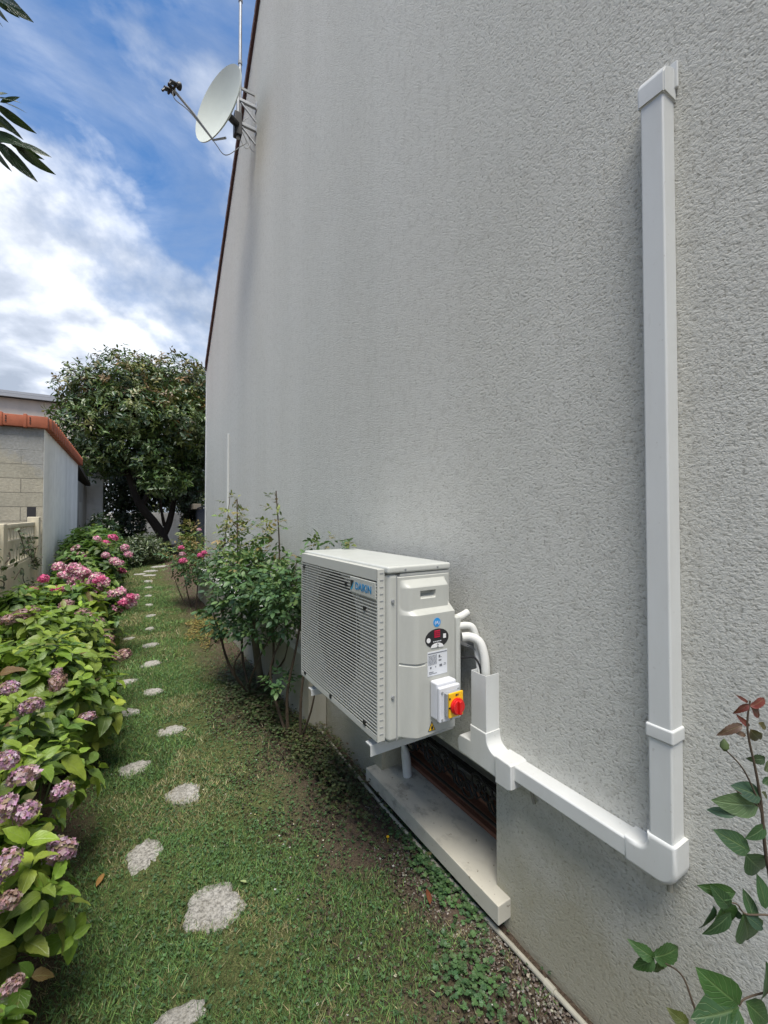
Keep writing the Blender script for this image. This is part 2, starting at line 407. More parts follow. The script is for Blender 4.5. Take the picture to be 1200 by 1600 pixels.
for (ya, za, yb, zb) in ((YF+.12, ZE-.08, YR, ZR+.03), (YN-.12, ZE-.08, YR, ZR+.03)):
    b.poly([(D-.01, ya, za), (9, ya, za), (9, yb, zb), (D-.01, yb, zb)])
    b.poly([(D-.01, ya, za+.1), (9, ya, za+.1), (9, yb, zb+.1), (D-.01, yb, zb+.1)])
b.build('roof', simple('clay_roof', (.16, .07, .05), .8, var=.3, sc=20), h, 0)
b = MB(); n = 34                                            # row of verge tiles along the rake
for k in range(n):
    t0, t1 = k/n, (k+.93)/n
    for s_ in (YF, YN):
        y0, y1 = s_+(YR-s_)*t0, s_+(YR-s_)*t1; z0, z1 = ZE+(ZR-ZE)*t0, ZE+(ZR-ZE)*t1
        b.prism_x([(y0, z0+.02), (y1, z1+.02), (y1, z1+.12), (y0, z0+.14)], D-.035, D+.1)
b.build('verge_tiles', simple('verge_clay', (.10, .045, .035), .8, var=.3, sc=15), h, 0)
b = MB(); b.box(D-.012, D+.06, YF-.03, YF+.02, -.2, ZE-.04, .004); b.build('corner_bead', smooth_render('corner_white', (.62, .63, .62)), h)
b = MB(); b.box(1.20, D-.004, 3.05, YF-.02, -.2, .60, .006); b.build('plinth', smooth_render('plinth_render', (.44, .42, .35), (.26, .24, .16), .7), h)
b = MB(); b.box(1.17, D-.004, 3.02, YF, .602, .655, .006); b.build('plinth_ledge', smooth_render('ledge_white', (.62, .62, .58), amt=.35), h)
# basement window: sill, leaf, ironwork
def sill_mat():
    m = Mt('concrete_sill', .85, spec=.2); n = m.noise(16, 6, .7, m.mp((1, .6, 1))); k = m.ramp(m.noise(3.3, 3), [(.45, 0.0), (.62, 1.0)])
    c = m.mix(m.noise(6, 4), (.47, .44, .355), (.60, .57, .49)); c = m.mix(m.math('MULTIPLY', m.ramp(n, [(.5, 0.0), (.62, .6)]), k), c, (.20, .19, .165))
    c = m.mix(m.ramp(m.noise(40, 2), [(.68, 0.0), (.72, .6)]), c, (.15, .12, .08)); m.bump(m.noise(120, 4), .35, .002); return m.color(c).m
b = MB(); b.box(D-.07, D+.30, OY0-.074, OY1+.076, .055, OZ0+.003, .005)
b.build('window_sill', sill_mat(), h)
wd = MB(); wd.box(D+.30, D+.315, OY0+.001, OY1-.001, OZ0+.004, OZ1-.001); wd = wd.build('basement_window', M_GREYPLATE, h)
b = MB()
b.box(D+.20, D+.25, OY0+.002, OY1-.002, OZ0+.005, OZ0+.065, .006); b.box(D+.205, D+.24, OY0+.002, OY1-.002, OZ0+.10, OZ0+.14, .006)
b.box(D+.17, D+.20, OY0+.002, OY1-.002, OZ0+.012, OZ0+.035, .005)
b.build('window_frame', M_RUST, wd)
b = MB(); b.box(D+.21, D+.235, OY0+.002, OY1-.002, OZ0+.205, OZ0+.222, .003)
for k in range(7):
    y = OY0+.1+k*.125
    for sgn in (1, -1):
        pts = []
        for i in range(26):
            a = i/25*math.pi*2.6; rr = .058*(1-i/25*.78); pts.append((D+.135, y+sgn*(.03-rr*math.cos(a)+.0), .33+(.04 if k % 2 else -.01)+rr*math.sin(a)*sgn))
        b.tube(pts, .0058, 6)
    b.tube([(D+.135, y-.06, .29), (D+.135, y-.02, .35), (D+.135, y+.03, .30), (D+.135, y+.07, .36)], .007, 6)
b.tube([(D+.135, OY0+.001, .245), (D+.135, OY1-.001, .245)], .008, 6); b.tube([(D+.135, OY0+.001, .40), (D+.135, OY1-.001, .40)], .006, 6)
b.build('scroll_grille', M_IRON, wd)

# ------------------------------------------------------------------ outdoor unit
AY0, AY1, AX0, AX1, AZ0, AZ1 = 1.466, 2.395, .919, 1.243, .752, 1.477
ac = thing('air_conditioner', 'beige outdoor air conditioning unit with slatted front and red switch, on wall brackets', 'air conditioner', (AX0, AY0, AZ0))
b = MB(); b.box(.975, AX1, AY0, AY1, AZ0+.008, 1.446, .006)
b.box(AX0, .9745, AY0, AY0+.07, AZ0+.008, 1.446, .018, 4)           # rounded front corner post, near
b.box(AX0, .9745, AY1-.05, AY1, AZ0+.008, 1.446, .018, 4)
b.box(AX0+.002, .9745, AY0+.0705, AY1-.0505, AZ0+.008, AZ0+.035, .004); b.box(AX0+.002, .9745, AY0+.0705, AY1-.0505, 1.42, 1.446, .004)
b.build('casing', M_AC, ac)
b = MB(); b.box(AX0-.005, AX1+.004, AY0-.005, AY1+.005, 1.4475, AZ1, .009, 4); b.build('top_lid', M_AC2, ac)
# front plate with the round fan opening
t = MB(); cy, cz, rf = 2.025, 1.10, .308; n = 72
y0, y1, z0, z1 = AY0+.071, AY1-.051, AZ0+.036, 1.419
def rect_pt(a):
    c, s_ = math.cos(a), math.sin(a); k = 1e9
    if c > 1e-6: k = min(k, (y1-cy)/c)
    if c < -1e-6: k = min(k, (y0-cy)/c)
    if s_ > 1e-6: k = min(k, (z1-cz)/s_)
    if s_ < -1e-6: k = min(k, (z0-cz)/s_)
    return cy+k*c, cz+k*s_
angs = sorted([2*math.pi*k/n for k in range(n)]+[math.atan2(z-cz, y-cy) % (2*math.pi) for y in (y0, y1) for z in (z0, z1)])
O = [t.bm.verts.new((AX0+.006, *rect_pt(a))) for a in angs]; I = [t.bm.verts.new((AX0+.006, cy+rf*math.cos(a), cz+rf*math.sin(a))) for a in angs]
J = [t.bm.verts.new((AX0+.05, cy+(rf-.02)*math.cos(a), cz+(rf-.02)*math.sin(a))) for a in angs]
for k in range(len(angs)):
    m_ = (k+1) % len(angs); t.bm.faces.new((O[k], O[m_], I[m_], I[k])); t.bm.faces.new((I[k], I[m_], J[m_], J[k]))
t.build('front_plate', simple('front_plate_grey', (.36, .36, .33), .5), ac)
b = MB(); b.disc((.968, cy, cz), (1, 0, 0), rf+.01, .006, 48); b.build('fan_well', M_BLACK, ac, 0)
fb = MB(); fb.disc((.945, cy, cz), (1, 0, 0), .06, .03, 24, .006)
for k in range(3):
    a0 = k*2*math.pi/3; pts = []
    for i in range(7):
        for j in range(7):
            rr = .055+(rf-.035-.055)*i/6; a = a0+(j/6-.5)*1.15+.35*i/6
            pts.append(fb.bm.verts.new((.955-.022*(j/6), cy+rr*math.cos(a), cz+rr*math.sin(a))))
    for i in range(6):
        for j in range(6): fb.bm.faces.new((pts[i*7+j], pts[i*7+j+1], pts[i*7+8+j], pts[i*7+7+j]))
fb.build('fan', M_BLACK, ac)
# slatted outlet grille
GX, GY0, GY1, GZ0, GZ1 = .883, 1.493, 2.365, .762, 1.466
g = MB()
g.box(GX, GX+.008, GY0, GY1, 1.416, GZ1, .002); g.box(GX, GX+.008, GY0, GY1, GZ0, GZ0+.02, .002)
g.box(GX, GX+.036, GY0-.002, GY0+.006, GZ0+.001, GZ1-.001, .002); g.box(GX, GX+.03, GY1-.006, GY1, GZ0+.001, GZ1-.001, .002)
g.box(GX+.008, GX+.034, GY0+.006, GY1-.006, GZ1-.008, GZ1-.001, .002)
ns = 46
for k in range(ns):
    z = GZ0+.024+(1.412-GZ0-.028)*k/(ns-1)
    g.prism_x([(GY0+.006, z-.0017), (GY1-.006, z-.0017), (GY1-.006, z+.0017), (GY0+.006, z+.0017)], GX, GX+.0055)
for y in (1.70, 2.15): g.box(GX+.012, GX+.016, y-.0015, y+.0015, GZ0+.01, 1.43)
gr = g.build('front_grille', M_SLAT, ac)
b = MB()
for k in range(24):
    z = GZ0+.03+k*.0285; b.box(GX+.010, GX+.027, GY0-.0035, GY0-.002, z, z+.004)
build_each(b, 'vent_slot', M_GREYPLATE, gr)
b = MB()
for y, z in ((2.32, 1.39), (2.30, .79), (1.60, 1.288), (1.60, .80), (1.95, .785), (1.78, 1.37)):
    b.box(GX-.004, GX+.004, y-.010, y+.010, z-.009, z+.009, .002)
build_each(b, 'grille_clip', M_BLACK, gr)
def text_mesh(txt, size, origin, right, up, mat, parent, name, lift=.0012, align='LEFT', bold=0):
    cu = bpy.data.curves.new(name, 'FONT'); cu.body = txt; cu.size = size; cu.align_x = align; cu.extrude = .0003; cu.offset = bold
    o = bpy.data.objects.new(name, cu); COL.objects.link(o); bpy.context.view_layer.update()
    dg = bpy.context.evaluated_depsgraph_get(); me = bpy.data.meshes.new_from_object(o.evaluated_get(dg)); bpy.data.objects.remove(o)
    r, u = Vector(right).normalized(), Vector(up).normalized(); nn = r.cross(u)
    Mx = Matrix((r, u, nn)).transposed().to_4x4(); Mx.translation = Vector(origin)+nn*lift-BASE[parent.name]
    me.transform(Mx); me.materials.clear(); return link_mesh(name, me, mat, parent)
b = MB(); b.box(GX-.003, GX+.009, 1.507, 1.735, 1.340, 1.410, .003); bd = b.build('name_badge', M_AC, gr)
FR = (0, -1, 0)                                              # reading direction on the front face
text_mesh('DAIKIN', .044, (GX-.003, 1.682, 1.359), FR, (0, 0, 1), M_LOGO, bd, 'lettering', .001, bold=.0009)
b = MB(); b.poly([(GX-.0045, 1.727, 1.395), (GX-.0045, 1.692, 1.395), (GX-.0045, 1.727, 1.352)]); b.build('logo_dark_triangle', M_INK, bd, 0)
b = MB(); b.poly([(GX-.0045, 1.690, 1.395), (GX-.0045, 1.690, 1.384), (GX-.0045, 1.722, 1.352), (GX-.0045, 1.711, 1.352), (GX-.0045, 1.6905, 1.3755)][:0] or [(GX-.0045, 1.690, 1.393), (GX-.0045, 1.714, 1.352), (GX-.0045, 1.724, 1.352)])
b.build('logo_blue_triangle', simple('logo_cyan', (.02, .45, .75), .35), bd, 0)
# moulded service cover on the near side: a height field bulging towards the camera
def ss(t): t = min(1, max(0, t)); return t*t*(3-2*t)
CX0, CX1, CZ0, CZ1 = .962, 1.236, .768, 1.432
def cover_h(x, z):
    hh = .004*min(1, max(0, min(x-CX0, CX1-x, z-CZ0, CZ1-z)/.003))
    if z < 1.417 and .972 < x < 1.210:                       # upper hood with handle
        f = min(1, (1.417-z)/.030); hx = math.sin(min(1, (x-.972)/.045)*math.pi/2)*min(1, (1.210-x)/.006)
        a = .030*f*hx
        if 1.056 < x < 1.136 and 1.338 < z < 1.370: a -= .028*min(1, min(x-1.056, 1.136-x, 1.370-z)/.003)*min(1, (z-1.338)/.016)
        hh = max(hh, .004+a)
    if z < 1.318 and x > .968:                               # lower hood
        f = min(1, (1.318-z)/.042); hx = math.sin(min(1, (x-.968)/.065)*math.pi/2)*min(1, (CX1-.010-x)/.005) if x < CX1-.010 else 0
        a = .056*f*max(0, hx)
        if z < 1.078:
            a = a*(1 if x > 1.075 else (.93+.07*ss((1.078-z)/.004)))
            if z > 1.070 and x < 1.07: a -= .006*(1-ss((x-1.04)/.03))
        hh = max(hh, .004+a)
    if z < CZ0+.012: hh *= max(.1, (z-CZ0)/.012)
    return hh
nx_, nz_ = 100, 230; V = []
for i in range(nz_+1):
    for j in range(nx_+1):
        x = CX0+(CX1-CX0)*j/nx_; z = CZ0+(CZ1-CZ0)*i/nz_; V.append((x-AX0, -cover_h(x, z)-.0005, z-AZ0))
F = [(i*(nx_+1)+j, i*(nx_+1)+j+1, (i+1)*(nx_+1)+j+1, (i+1)*(nx_+1)+j) for i in range(nz_) for j in range(nx_)]
me = np_mesh('service_cover', np.array(V), np.array(F)); me.set_sharp_from_angle(angle=R(28))
sc = link_mesh('service_cover', me, M_AC, ac)
b = MB(); b.box(1.2365, 1.268, AY0-.05, AY0+.10, .80, 1.245, .010, 3); b.build('valve_cover', M_AC2, ac)
b = MB(); b.box(.9575, .9605, AY0-.0012, AY0+.001, .765, 1.44); b.box(.9605, 1.238, AY0-.0012, AY0+.001, 1.4335, 1.437)
b.build('cover_groove', M_GREYPLATE, ac)
b = MB()
for x, z in ((.939, 1.335), (.939, .945), (1.0, 1.462), (1.17, 1.462)):
    b.disc((x, AY0-.004 if z < 1.45 else AY0-.006, z), (0, 1, 0), .0075 if z < 1.45 else .004, .006, 16, .001)
build_each(b, 'screw', M_STEEL, ac)
CY = AY0-.0605                                               # front plane of the lower hood
def plate(name, mat, parent, pts, dy=0, th=.0012):
    m_ = MB(); t_ = bmesh.new(); a = [t_.verts.new((x, CY-dy, z)) for x, z in pts]; c = [t_.verts.new((x, CY-dy-th, z)) for x, z in pts]; k = len(pts)
    t_.faces.new(c)
    for i in range(k): t_.faces.new((a[i], a[(i+1) % k], c[(i+1) % k], c[i]))
    bmesh.ops.recalc_face_normals(t_, faces=t_.faces); m_.add(t_); return m_.build(name, mat, parent, 0)
def ell(cx, cz_, rx, rz, n=40, a0=0, a1=2*math.pi, sk=0): return [(cx+rx*math.cos(a0+(a1-a0)*k/n), cz_+rz*math.sin(a0+(a1-a0)*k/n)) for k in range(n)]
plate('round_sticker', M_BLUE, sc, ell(1.122, 1.238, .019, .019))
text_mesh('(A)', .020, (1.122, CY-.0015, 1.231), (1, 0, 0), (0, 0, 1), M_WHITE, sc, 'sticker_mark', .0006, 'CENTER')
ov = plate('display_panel', M_INK, sc, ell(1.122, 1.172, .062, .040))
plate('display_red', M_PINKRED, ov, [(1.107, 1.176), (1.107, 1.205), (1.137, 1.205), (1.137, 1.176)], .0013)
b = MB()
for i in range(3): b.box(1.108+.011*i, 1.1085+.011*i, CY-.0036, CY-.0030, 1.177, 1.204); b.box(1.108, 1.136, CY-.0036, CY-.0030, 1.183+.008*i, 1.1845+.008*i)
b.build('display_lines', M_INK, ov, 0)
plate('display_flap', M_WHITE, ov, [(1.122-.036+.0*k, 1.134) for k in range(0)] or ell(1.122, 1.133, .034, .020, 24, 0, math.pi), .0013)
plate('left_button', M_WHITE, ov, ell(1.077, 1.168, .010, .010, 20), .0013); plate('right_button', M_WHITE, ov, [(1.154, 1.168), (1.154, 1.186), (1.169, 1.186), (1.169, 1.168)], .0013)
text_mesh('2', .020, (1.124, CY-.003, 1.136), (1, 0, 0), (0, 0, 1), M_INK, ov, 'flap_mark', .0006, 'CENTER')
b = MB()
for k in range(5): b.box(1.100+k*.009, 1.106+k*.009, CY-.0036, CY-.0030, 1.158, 1.162)
b.build('button_row', M_LABEL, ov, 0)
rl = plate('rating_label', M_LABEL, sc, [(1.072, 1.020), (1.072, 1.120), (1.176, 1.120), (1.176, 1.020)])
b = MB(); rr_ = random.Random(3)
def ink(x0, x1, z0, z1): b.box(x0, x1, CY-.0019, CY-.0013, z0, z1)
ink(1.074, 1.174, 1.1105, 1.114)
for k in range(8):
    x = 1.076
    while x < 1.118:
        w_ = rr_.uniform(.003, .009); ink(x, min(x+w_, 1.12), 1.066+k*.0052, 1.0685+k*.0052); x += w_+.002
for (x0, x1, z0, z1) in ((1.130, 1.138, 1.090, 1.101), (1.140, 1.145, 1.09, 1.093), (1.130, 1.144, 1.076, 1.082), (1.134, 1.148, 1.052, 1.062), (1.156, 1.170, 1.056, 1.058), (1.158, 1.168, 1.062, 1.064), (1.084, 1.092, 1.050, 1.058), (1.112, 1.116, 1.052, 1.058), (1.078, 1.102, 1.034, 1.037), (1.08, 1.12, 1.028, 1.030)): ink(x0, x1, z0, z1)
b.build('label_print', M_GREYINK, rl, 0)
tri = plate('warning_triangle', M_INK, sc, [(1.074, .795), (1.112, .795), (1.093, .834)])
plate('triangle_fill', M_YELLOW, tri, [(1.079, .798), (1.107, .798), (1.093, .8275)], .0013)
plate('flame_mark', M_INK, tri, [(1.089, .801), (1.097, .801), (1.099, .809), (1.093, .819), (1.0875, .809)], .0026)
text_mesh('A2L', .017, (1.120, CY-.0005, .817), (1, 0, 0), (0, 0, 1), M_GREYINK, sc, 'gas_class_lettering', .0006)
# isolator switch box
SX0, SX1, SY0, SZ0, SZ1 = 1.083, 1.188, CY-.068, .855, 1.005
b = MB(); b.box(SX0, SX1, SY0+.020, CY-.0005, SZ0, SZ1, .008, 3); b.box(SX0-.002, SX1+.002, SY0, SY0+.0195, SZ0-.002, SZ1-.012, .006, 3)
sw = b.build('isolator_switch', M_BOX, ac)
b = MB()
for x in (SX0+.010, SX1-.010):
    for z in (SZ0+.012, SZ1-.030): b.disc((x, SY0-.001, z), (0, 1, 0), .0048, .004, 14)
b.disc((SX0+.055, SY0-.001, SZ0+.010), (0, 1, 0), .007, .006, 16); build_each(b, 'box_screw', M_GREYPLATE, sw)
b = MB(); b.box(SX0+.020, SX1-.008, SY0-.017, SY0-.0005, .880, .972, .003); b.build('switch_base', M_GREYPLATE, sw)
b = MB(); b.box(SX0+.026, SX1-.006, SY0-.026, SY0-.0175, .878, .974, .002); yp = b.build('yellow_plate', M_YELLOW, sw)
kx, kz = (SX0+SX1)/2+.010, .921
b = MB(); b.disc((kx, SY0-.032, kz), (0, 1, 0), .033, .014, 36, .004); b.disc((kx, SY0-.041, kz), (0, 1, 0), .029, .010, 36, .004)
b.box(kx-.007, kx+.007, SY0-.056, SY0-.044, kz-.027, kz+.027, .004, 3); kn = b.build('rotary_knob', M_RED, sw)
b = MB()
for dx, dz in ((-.036, -.002), (.0, .043), (-.034, .034)): b.box(kx+dx-.004, kx+dx+.004, SY0-.0275, SY0-.0262, kz+dz-.003, kz+dz+.003)
build_each(b, 'plate_mark', M_INK, yp)
text_mesh('ON', .011, (kx+.004, SY0-.0265, kz+.040), (1, 0, 0), (0, 0, 1), M_INK, yp, 'plate_lettering', .0006, 'CENTER')
# feet
b = MB()
for y in (1.60, 2.25):
    for x in (.935, 1.20): b.disc((x, y, .738), (0, 0, 1), .022, .026, 20, .004)
build_each(b, 'rubber_foot', M_BLACK, ac)
b = MB(); b.box(.925, 1.24, AY0+.02, AY1-.02, .7515, .7595); b.build('base_tray', M_AC, ac)
# brackets
br = thing('wall_bracket', 'white metal bracket arms and galvanised wall rail carrying the outdoor unit', 'bracket', (D, 1.6, .72))
for y in (1.575, 2.235):
    b = MB(); b.box(.885, D-.012, y-.020, y+.020, .718, .7245, .001); b.box(.885, D-.012, y-.0235, y-.0205, .678 if y < 2 else .69, .7245, .001)
    b.build('support_arm', M_PVC, br)
b = MB(); b.box(D-.011, D-.001, 1.38, 2.42, 1.098, 1.142, .001); b.box(D-.045, D-.0115, 1.38, 2.42, 1.098, 1.102, .001)
for y in (1.575, 2.235): b.box(D-.045, D-.0115, y-.02, y+.02, .7255, 1.095, .001); b.box(1.262, D-.046, y-.0235, y-.0200, .80, 1.09, .001)
b.build('wall_rail', M_STEEL, br)
b = MB(); b.disc((D-.014, 1.41, 1.124), (1, 0, 0), .009, .008, 12); b.disc((D-.03, 1.43, 1.104), (0, 0, 1), .006, .006, 12); b.disc((1.28, 1.45, 1.09), (0, 1, 0), .008, .012, 12)
b.disc((D-.014, 1.44, 1.124), (1, 0, 0), .009, .008, 12); build_each(b, 'bolt', M_GREYPLATE, br)

# insulated pipes and cable
def bend(pts, n=8):
    P = [Vector(p) for p in pts]; o = []
    for i in range(len(P)-1):
        p0, p1, p2, p3 = P[max(i-1, 0)], P[i], P[i+1], P[min(i+2, len(P)-1)]
        for k in range(n):
            t_ = k/n; o.append(.5*((2*p1)+(-p0+p2)*t_+(2*p0-5*p1+4*p2-p3)*t_*t_+(-p0+3*p1-3*p2+p3)*t_**3))
    return o+[P[-1]]
for lab, pts, r_ in (('front white insulated pipe bending down into the open trunking, lowest of three', [(1.262, 1.405, 1.155), (1.29, 1.385, 1.157), (1.314, 1.355, 1.14), (1.322, 1.335, 1.09), (1.322, 1.325, 1.02), (1.320, 1.32, .88)], .019),
                     ('middle white insulated pipe looping behind the front one beside the grey unit', [(1.262, 1.43, 1.197), (1.295, 1.415, 1.200), (1.318, 1.40, 1.19), (1.332, 1.39, 1.14), (1.326, 1.375, 1.07), (1.318, 1.345, .98), (1.315, 1.34, .88)], .015),
                     ('short capped white insulated pipe stub, highest of three beside the unit', [(1.262, 1.45, 1.226), (1.30, 1.45, 1.234), (1.335, 1.45, 1.246)], .0165)):
    b = MB(); b.tube(bend(pts), r_, 14); tag(b.build('insulated_pipe', M_FOAM), lab, 'pipe', 'insulated pipes leaving the unit')
b = MB(); b.tube(bend([(1.262, 1.43, 1.06), (1.285, 1.40, 1.065), (1.308, 1.375, 1.065), (1.312, 1.345, 1.02), (1.305, 1.34, .90)]), .0045, 8)
tag(b.build('power_cable', M_BLACK), 'thin black cable curving from the unit into the open trunking', 'cable')
b = MB(); b.tube(bend([(1.16, 1.80, .742), (1.24, 1.90, .60), (1.36, 2.03, .42), (1.43, 2.09, .27), (1.45, 2.10, .137)]), [.007]*17+[.008, .009, .011, .014, .018, .021, .024, .026, .027, .027, .027, .027, .027, .027, .027, .027], 12)
tag(b.build('drain_hose', M_PVC), 'white drain hose hanging from the base of the unit to the window sill', 'hose')
b = MB(); b.tube([(1.30, 1.95, .20), (1.302, 1.95, .185), (1.305, 1.95, .135)], [.012, .028, .032], 14); tmpc = b
tmpc.bm.free()
# ------------------------------------------------------------------ trunking
tk = thing('pipe_trunking', 'white plastic pipe trunking running down, along and up the wall beside the unit', 'trunking', (D, .62, .67))
TX = 1.275
def channel(bm_, y0, y1, z0, z1, x0, x1, th=.003):                 # open C section
    bm_.box(x0, x0+th, y0, y1, z0, z1, .0012); bm_.box(x0+th, x1, y0, y0+th, z0, z1); bm_.box(x0+th, x1, y1-th, y1, z0, z1)
b = MB(); channel(b, 1.277, 1.364, .70, 1.023, TX, D); b.build('riser_channel', M_PVC, tk)
def arc(cy_, cz_, r_, a0, a1, n=8): return [(cy_+r_*math.cos(R(a0+(a1-a0)*k/n)), cz_+r_*math.sin(R(a0+(a1-a0)*k/n))) for k in range(n+1)]
o_ = [(1.445, .645), (1.445, .700)] + arc(1.425, .700, .020, 0, 90) + [(1.369, .722), (1.369, .792), (1.272, .792)] + arc(1.222, .775, .05, 0, -90)[:] + [(1.190, .725), (1.190, .640)]
b = MB(); b.prism_x(o_, TX-.004, D, .006); b.build('tee_fitting', M_PVC, tk)
b = MB(); b.prism_x([(1.218, .628), (1.218, .733), (1.15, .733), (1.135, .728), (1.135, .640), (1.15, .628)], TX-.013, D, .006); b.build('joint_cover', M_PVC, tk)
HX = 1.281
b = MB(); b.box(HX, D, .66, 1.15, .668, .728, .007, 3); b.build('horizontal_run', M_PVC, tk)
o_ = [(.655, .785), (.576, .785)] + arc(.628, .714, .052, 180, 270) + [(.72, .662), (.72, .7335)] + arc(.685, .763, .030, 270, 180)
b = MB(); b.prism_x(o_, HX-.003, D, .012); b.build('corner_elbow', M_PVC, tk)
b = MB(); b.box(1.285, D, .586, .649, .775, 2.90, .006, 3); b.build('vertical_run', M_PVC, tk)
b = MB(); b.box(1.2805, D, .5805, .6545, 1.056, 1.096, .006, 3); b.build('coupling_band', M_PVC, tk)
b = MB(); t_ = bmesh.new()
P = [(1.2805, 2.885), (1.2805, 2.945), (1.289, 2.962), (1.31, 2.975), (D, 2.985), (D, 2.885)]
a_ = [t_.verts.new((x, .5805, z)) for x, z in P]; c_ = [t_.verts.new((x, .6545, z)) for x, z in P]; t_.faces.new(a_); t_.faces.new(c_[::-1])
for k in range(len(P)): t_.faces.new((a_[k], c_[k], c_[(k+1) % len(P)], a_[(k+1) % len(P)]))
bmesh.ops.recalc_face_normals(t_, faces=t_.faces); bmesh.ops.bevel(t_, geom=[e for e in t_.edges], offset=.004, segments=2, affect='EDGES'); b.add(t_)
b.box(D-.012, D-.001, .572, .66, 2.92, 3.0, .005); b.build('top_cap', M_PVC, tk)
b = MB(); b.tube([(1.33, .62, .675), (1.325, .615, .645), (1.322, .613, .628)], .008, 10); b.tube(bend([(1.335, 1.10, .67), (1.334, 1.098, .63), (1.332, 1.085, .595)]), .006, 8); build_each(b, 'fixing_peg', simple('dull_plug', (.26, .25, .20), .7), tk)
fd = MB(); fd.box(D-.03, D, 6.73, 6.78, .30, 2.93, .006); tag(fd.build('vertical_trunking', simple('painted_trunking', (.60, .605, .57), .8)), 'slim white vertical trunking far along the wall behind the roses', 'trunking')
# pipe lying at the foot of the wall
b = MB(); pts = [(D-.055+.012*math.sin(y*2.2)+(.03 if y > 2.4 else 0)*0, y, .012+ground_z(y)) for y in np.arange(.1, 5.0, .15)]
b.tube(pts, .0095, 10); b.tube([(pts[6][0], pts[6][1]-.02, pts[6][2]), (pts[6][0], pts[6][1]+.02, pts[6][2])], .0135, 10)
tag(b.build('ground_pipe', simple('aged_pipe', (.38, .36, .29), .6, var=.25, sc=12)), 'thin cream pipe lying on the ground along the foot of the wall', 'pipe')

# ------------------------------------------------------------------ satellite dish and mast
dn_ = Vector((-.89, -.42, .14)).normalized(); dc = Vector((.945, 5.12, 6.42))
sdish = thing('satellite_dish', 'pale round satellite dish on steel wall brackets near the roof edge', 'satellite dish', (D, 5.3, 6.5))
ux = dn_.cross(Vector((0, 0, 1))).normalized(); uz = ux.cross(dn_).normalized()
t_ = MB(); rings = []; RD = .44
for side, off in ((0, 0), (1, -.012)):
    rs = []
    for i in range(9):
        rr_ = RD*i/8; hgt = .10*(i/8)**2+off
        rs.append([t_.bm.verts.new(dc+ux*rr_*.93*math.cos(a)+uz*rr_*1.05*math.sin(a)+dn_*hgt) for a in [2*math.pi*k/40 for k in range(40)]] if i else [t_.bm.verts.new(dc+dn_*off)])
    for k in range(40): t_.bm.faces.new((rs[0][0], rs[1][k], rs[1][(k+1) % 40]))
    for i in range(1, 8):
        for k in range(40): t_.bm.faces.new((rs[i][k], rs[i+1][k], rs[i+1][(k+1) % 40], rs[i][(k+1) % 40]))
    rings.append(rs[8])
for k in range(40): t_.bm.faces.new((rings[0][k], rings[1][k], rings[1][(k+1) % 40], rings[0][(k+1) % 40]))
bmesh.ops.recalc_face_normals(t_.bm, faces=t_.bm.faces)
t_.build('reflector', simple('dish_enamel', (.50, .53, .47), .55, var=.06, sc=5), sdish, 30)
bot = dc-uz*RD*1.0+dn_*.08; lnb = Vector((.385, 4.93, 6.22))
b = MB(); b.tube([dc-uz*.30-dn_*.06, bot-uz*.03, bot+(lnb-bot)*.5, lnb], .013, 8); b.build('feed_arm', M_STEEL, sdish)
ad = (lnb-bot).normalized()
for k, off in enumerate((-.055, .055)):
    c0 = lnb+ux*off+uz*.02; dd = (dc-c0).normalized()
    b = MB(); b.tube([c0-dd*.06, c0+dd*.01], .022, 12); b.tube([c0+dd*.012, c0+dd*.03, c0+dd*.045], [.026, .038, .038], 14); b.tube([c0-dd*.05, c0-dd*.075-uz*.04], .012, 8); b.build('receiver_head', M_BLACK, sdish)
b = MB(); b.tube([lnb-ux*.09, lnb+ux*.09], .012, 8); b.tube([lnb, lnb+ad*.05], .018, 8); b.build('head_bracket', M_BLACK, sdish)
b = MB(); mx_, my_ = 1.13, 5.27
b.tube([(mx_, my_, 6.30), (mx_, my_, 6.95)], .022, 12); b.build('mount_post', M_STEEL, sdish)
b = MB(); b.box(mx_-.05, mx_+.04, my_-.05, my_+.05, 6.32, 6.60, .01); b.tube([dc-dn_*.01, dc-dn_*.1, (mx_, my_, 6.46)], .04, 10); b.build('clamp', M_BLACK, sdish)
for z in (6.50, 6.79):
    b = MB(); b.box(mx_-.02, D, my_-.018, my_+.018, z-.018, z+.018, .003); b.tube([(mx_+.03, my_, z-.02), (D-.01, my_-.01, z-.19)], .012, 6); b.box(D-.008, D-.001, my_-.04, my_+.04, z-.05, z+.05)
    b.build('wall_arm', M_STEEL, sdish)
b = MB(); cable = bend([lnb, lnb+Vector((.02, 0, -.10)), lnb+(bot-lnb)*.4+Vector((0, 0, -.03)), bot+Vector((.0, 0, -.04)), bot+Vector((.14, .05, -.10)), (mx_+.02, my_, 6.20), (mx_+.10, my_, 6.30), (mx_+.04, my_, 6.42), (mx_+.16, my_, 6.24), (D-.02, my_, 6.22)])
b.tube(cable, .005, 6); b.tube(bend([(mx_, my_, 6.35), (mx_+.09, my_-.02, 6.2), (mx_+.15, my_, 6.33), (mx_+.05, my_, 6.5), (mx_+.12, my_, 6.62)]), .004, 6); build_each(b, 'coaxial_cable', M_GREYPLATE, sdish)
am = thing('antenna_mast', 'slender steel antenna mast rising above the satellite dish against the sky', 'antenna mast', (1.17, 5.36, 6.3))
b = MB(); b.tube([(1.17, 5.36, 6.40), (1.17, 5.36, 8.4)], .020, 12); b.tube([(1.17, 5.36, 8.4), (1.17, 5.36, 11)], .016, 12); b.build('pole', M_STEEL, am)
b = MB()
for z in (7.35, 8.15, 8.9): b.tube([(1.17, 5.36, z-.02), (1.17, 5.36, z+.02)], .026, 12)
b.box(1.17, D, 5.35, 5.37, 7.02, 7.05); build_each(b, 'pole_collar', M_GREYPLATE, am)

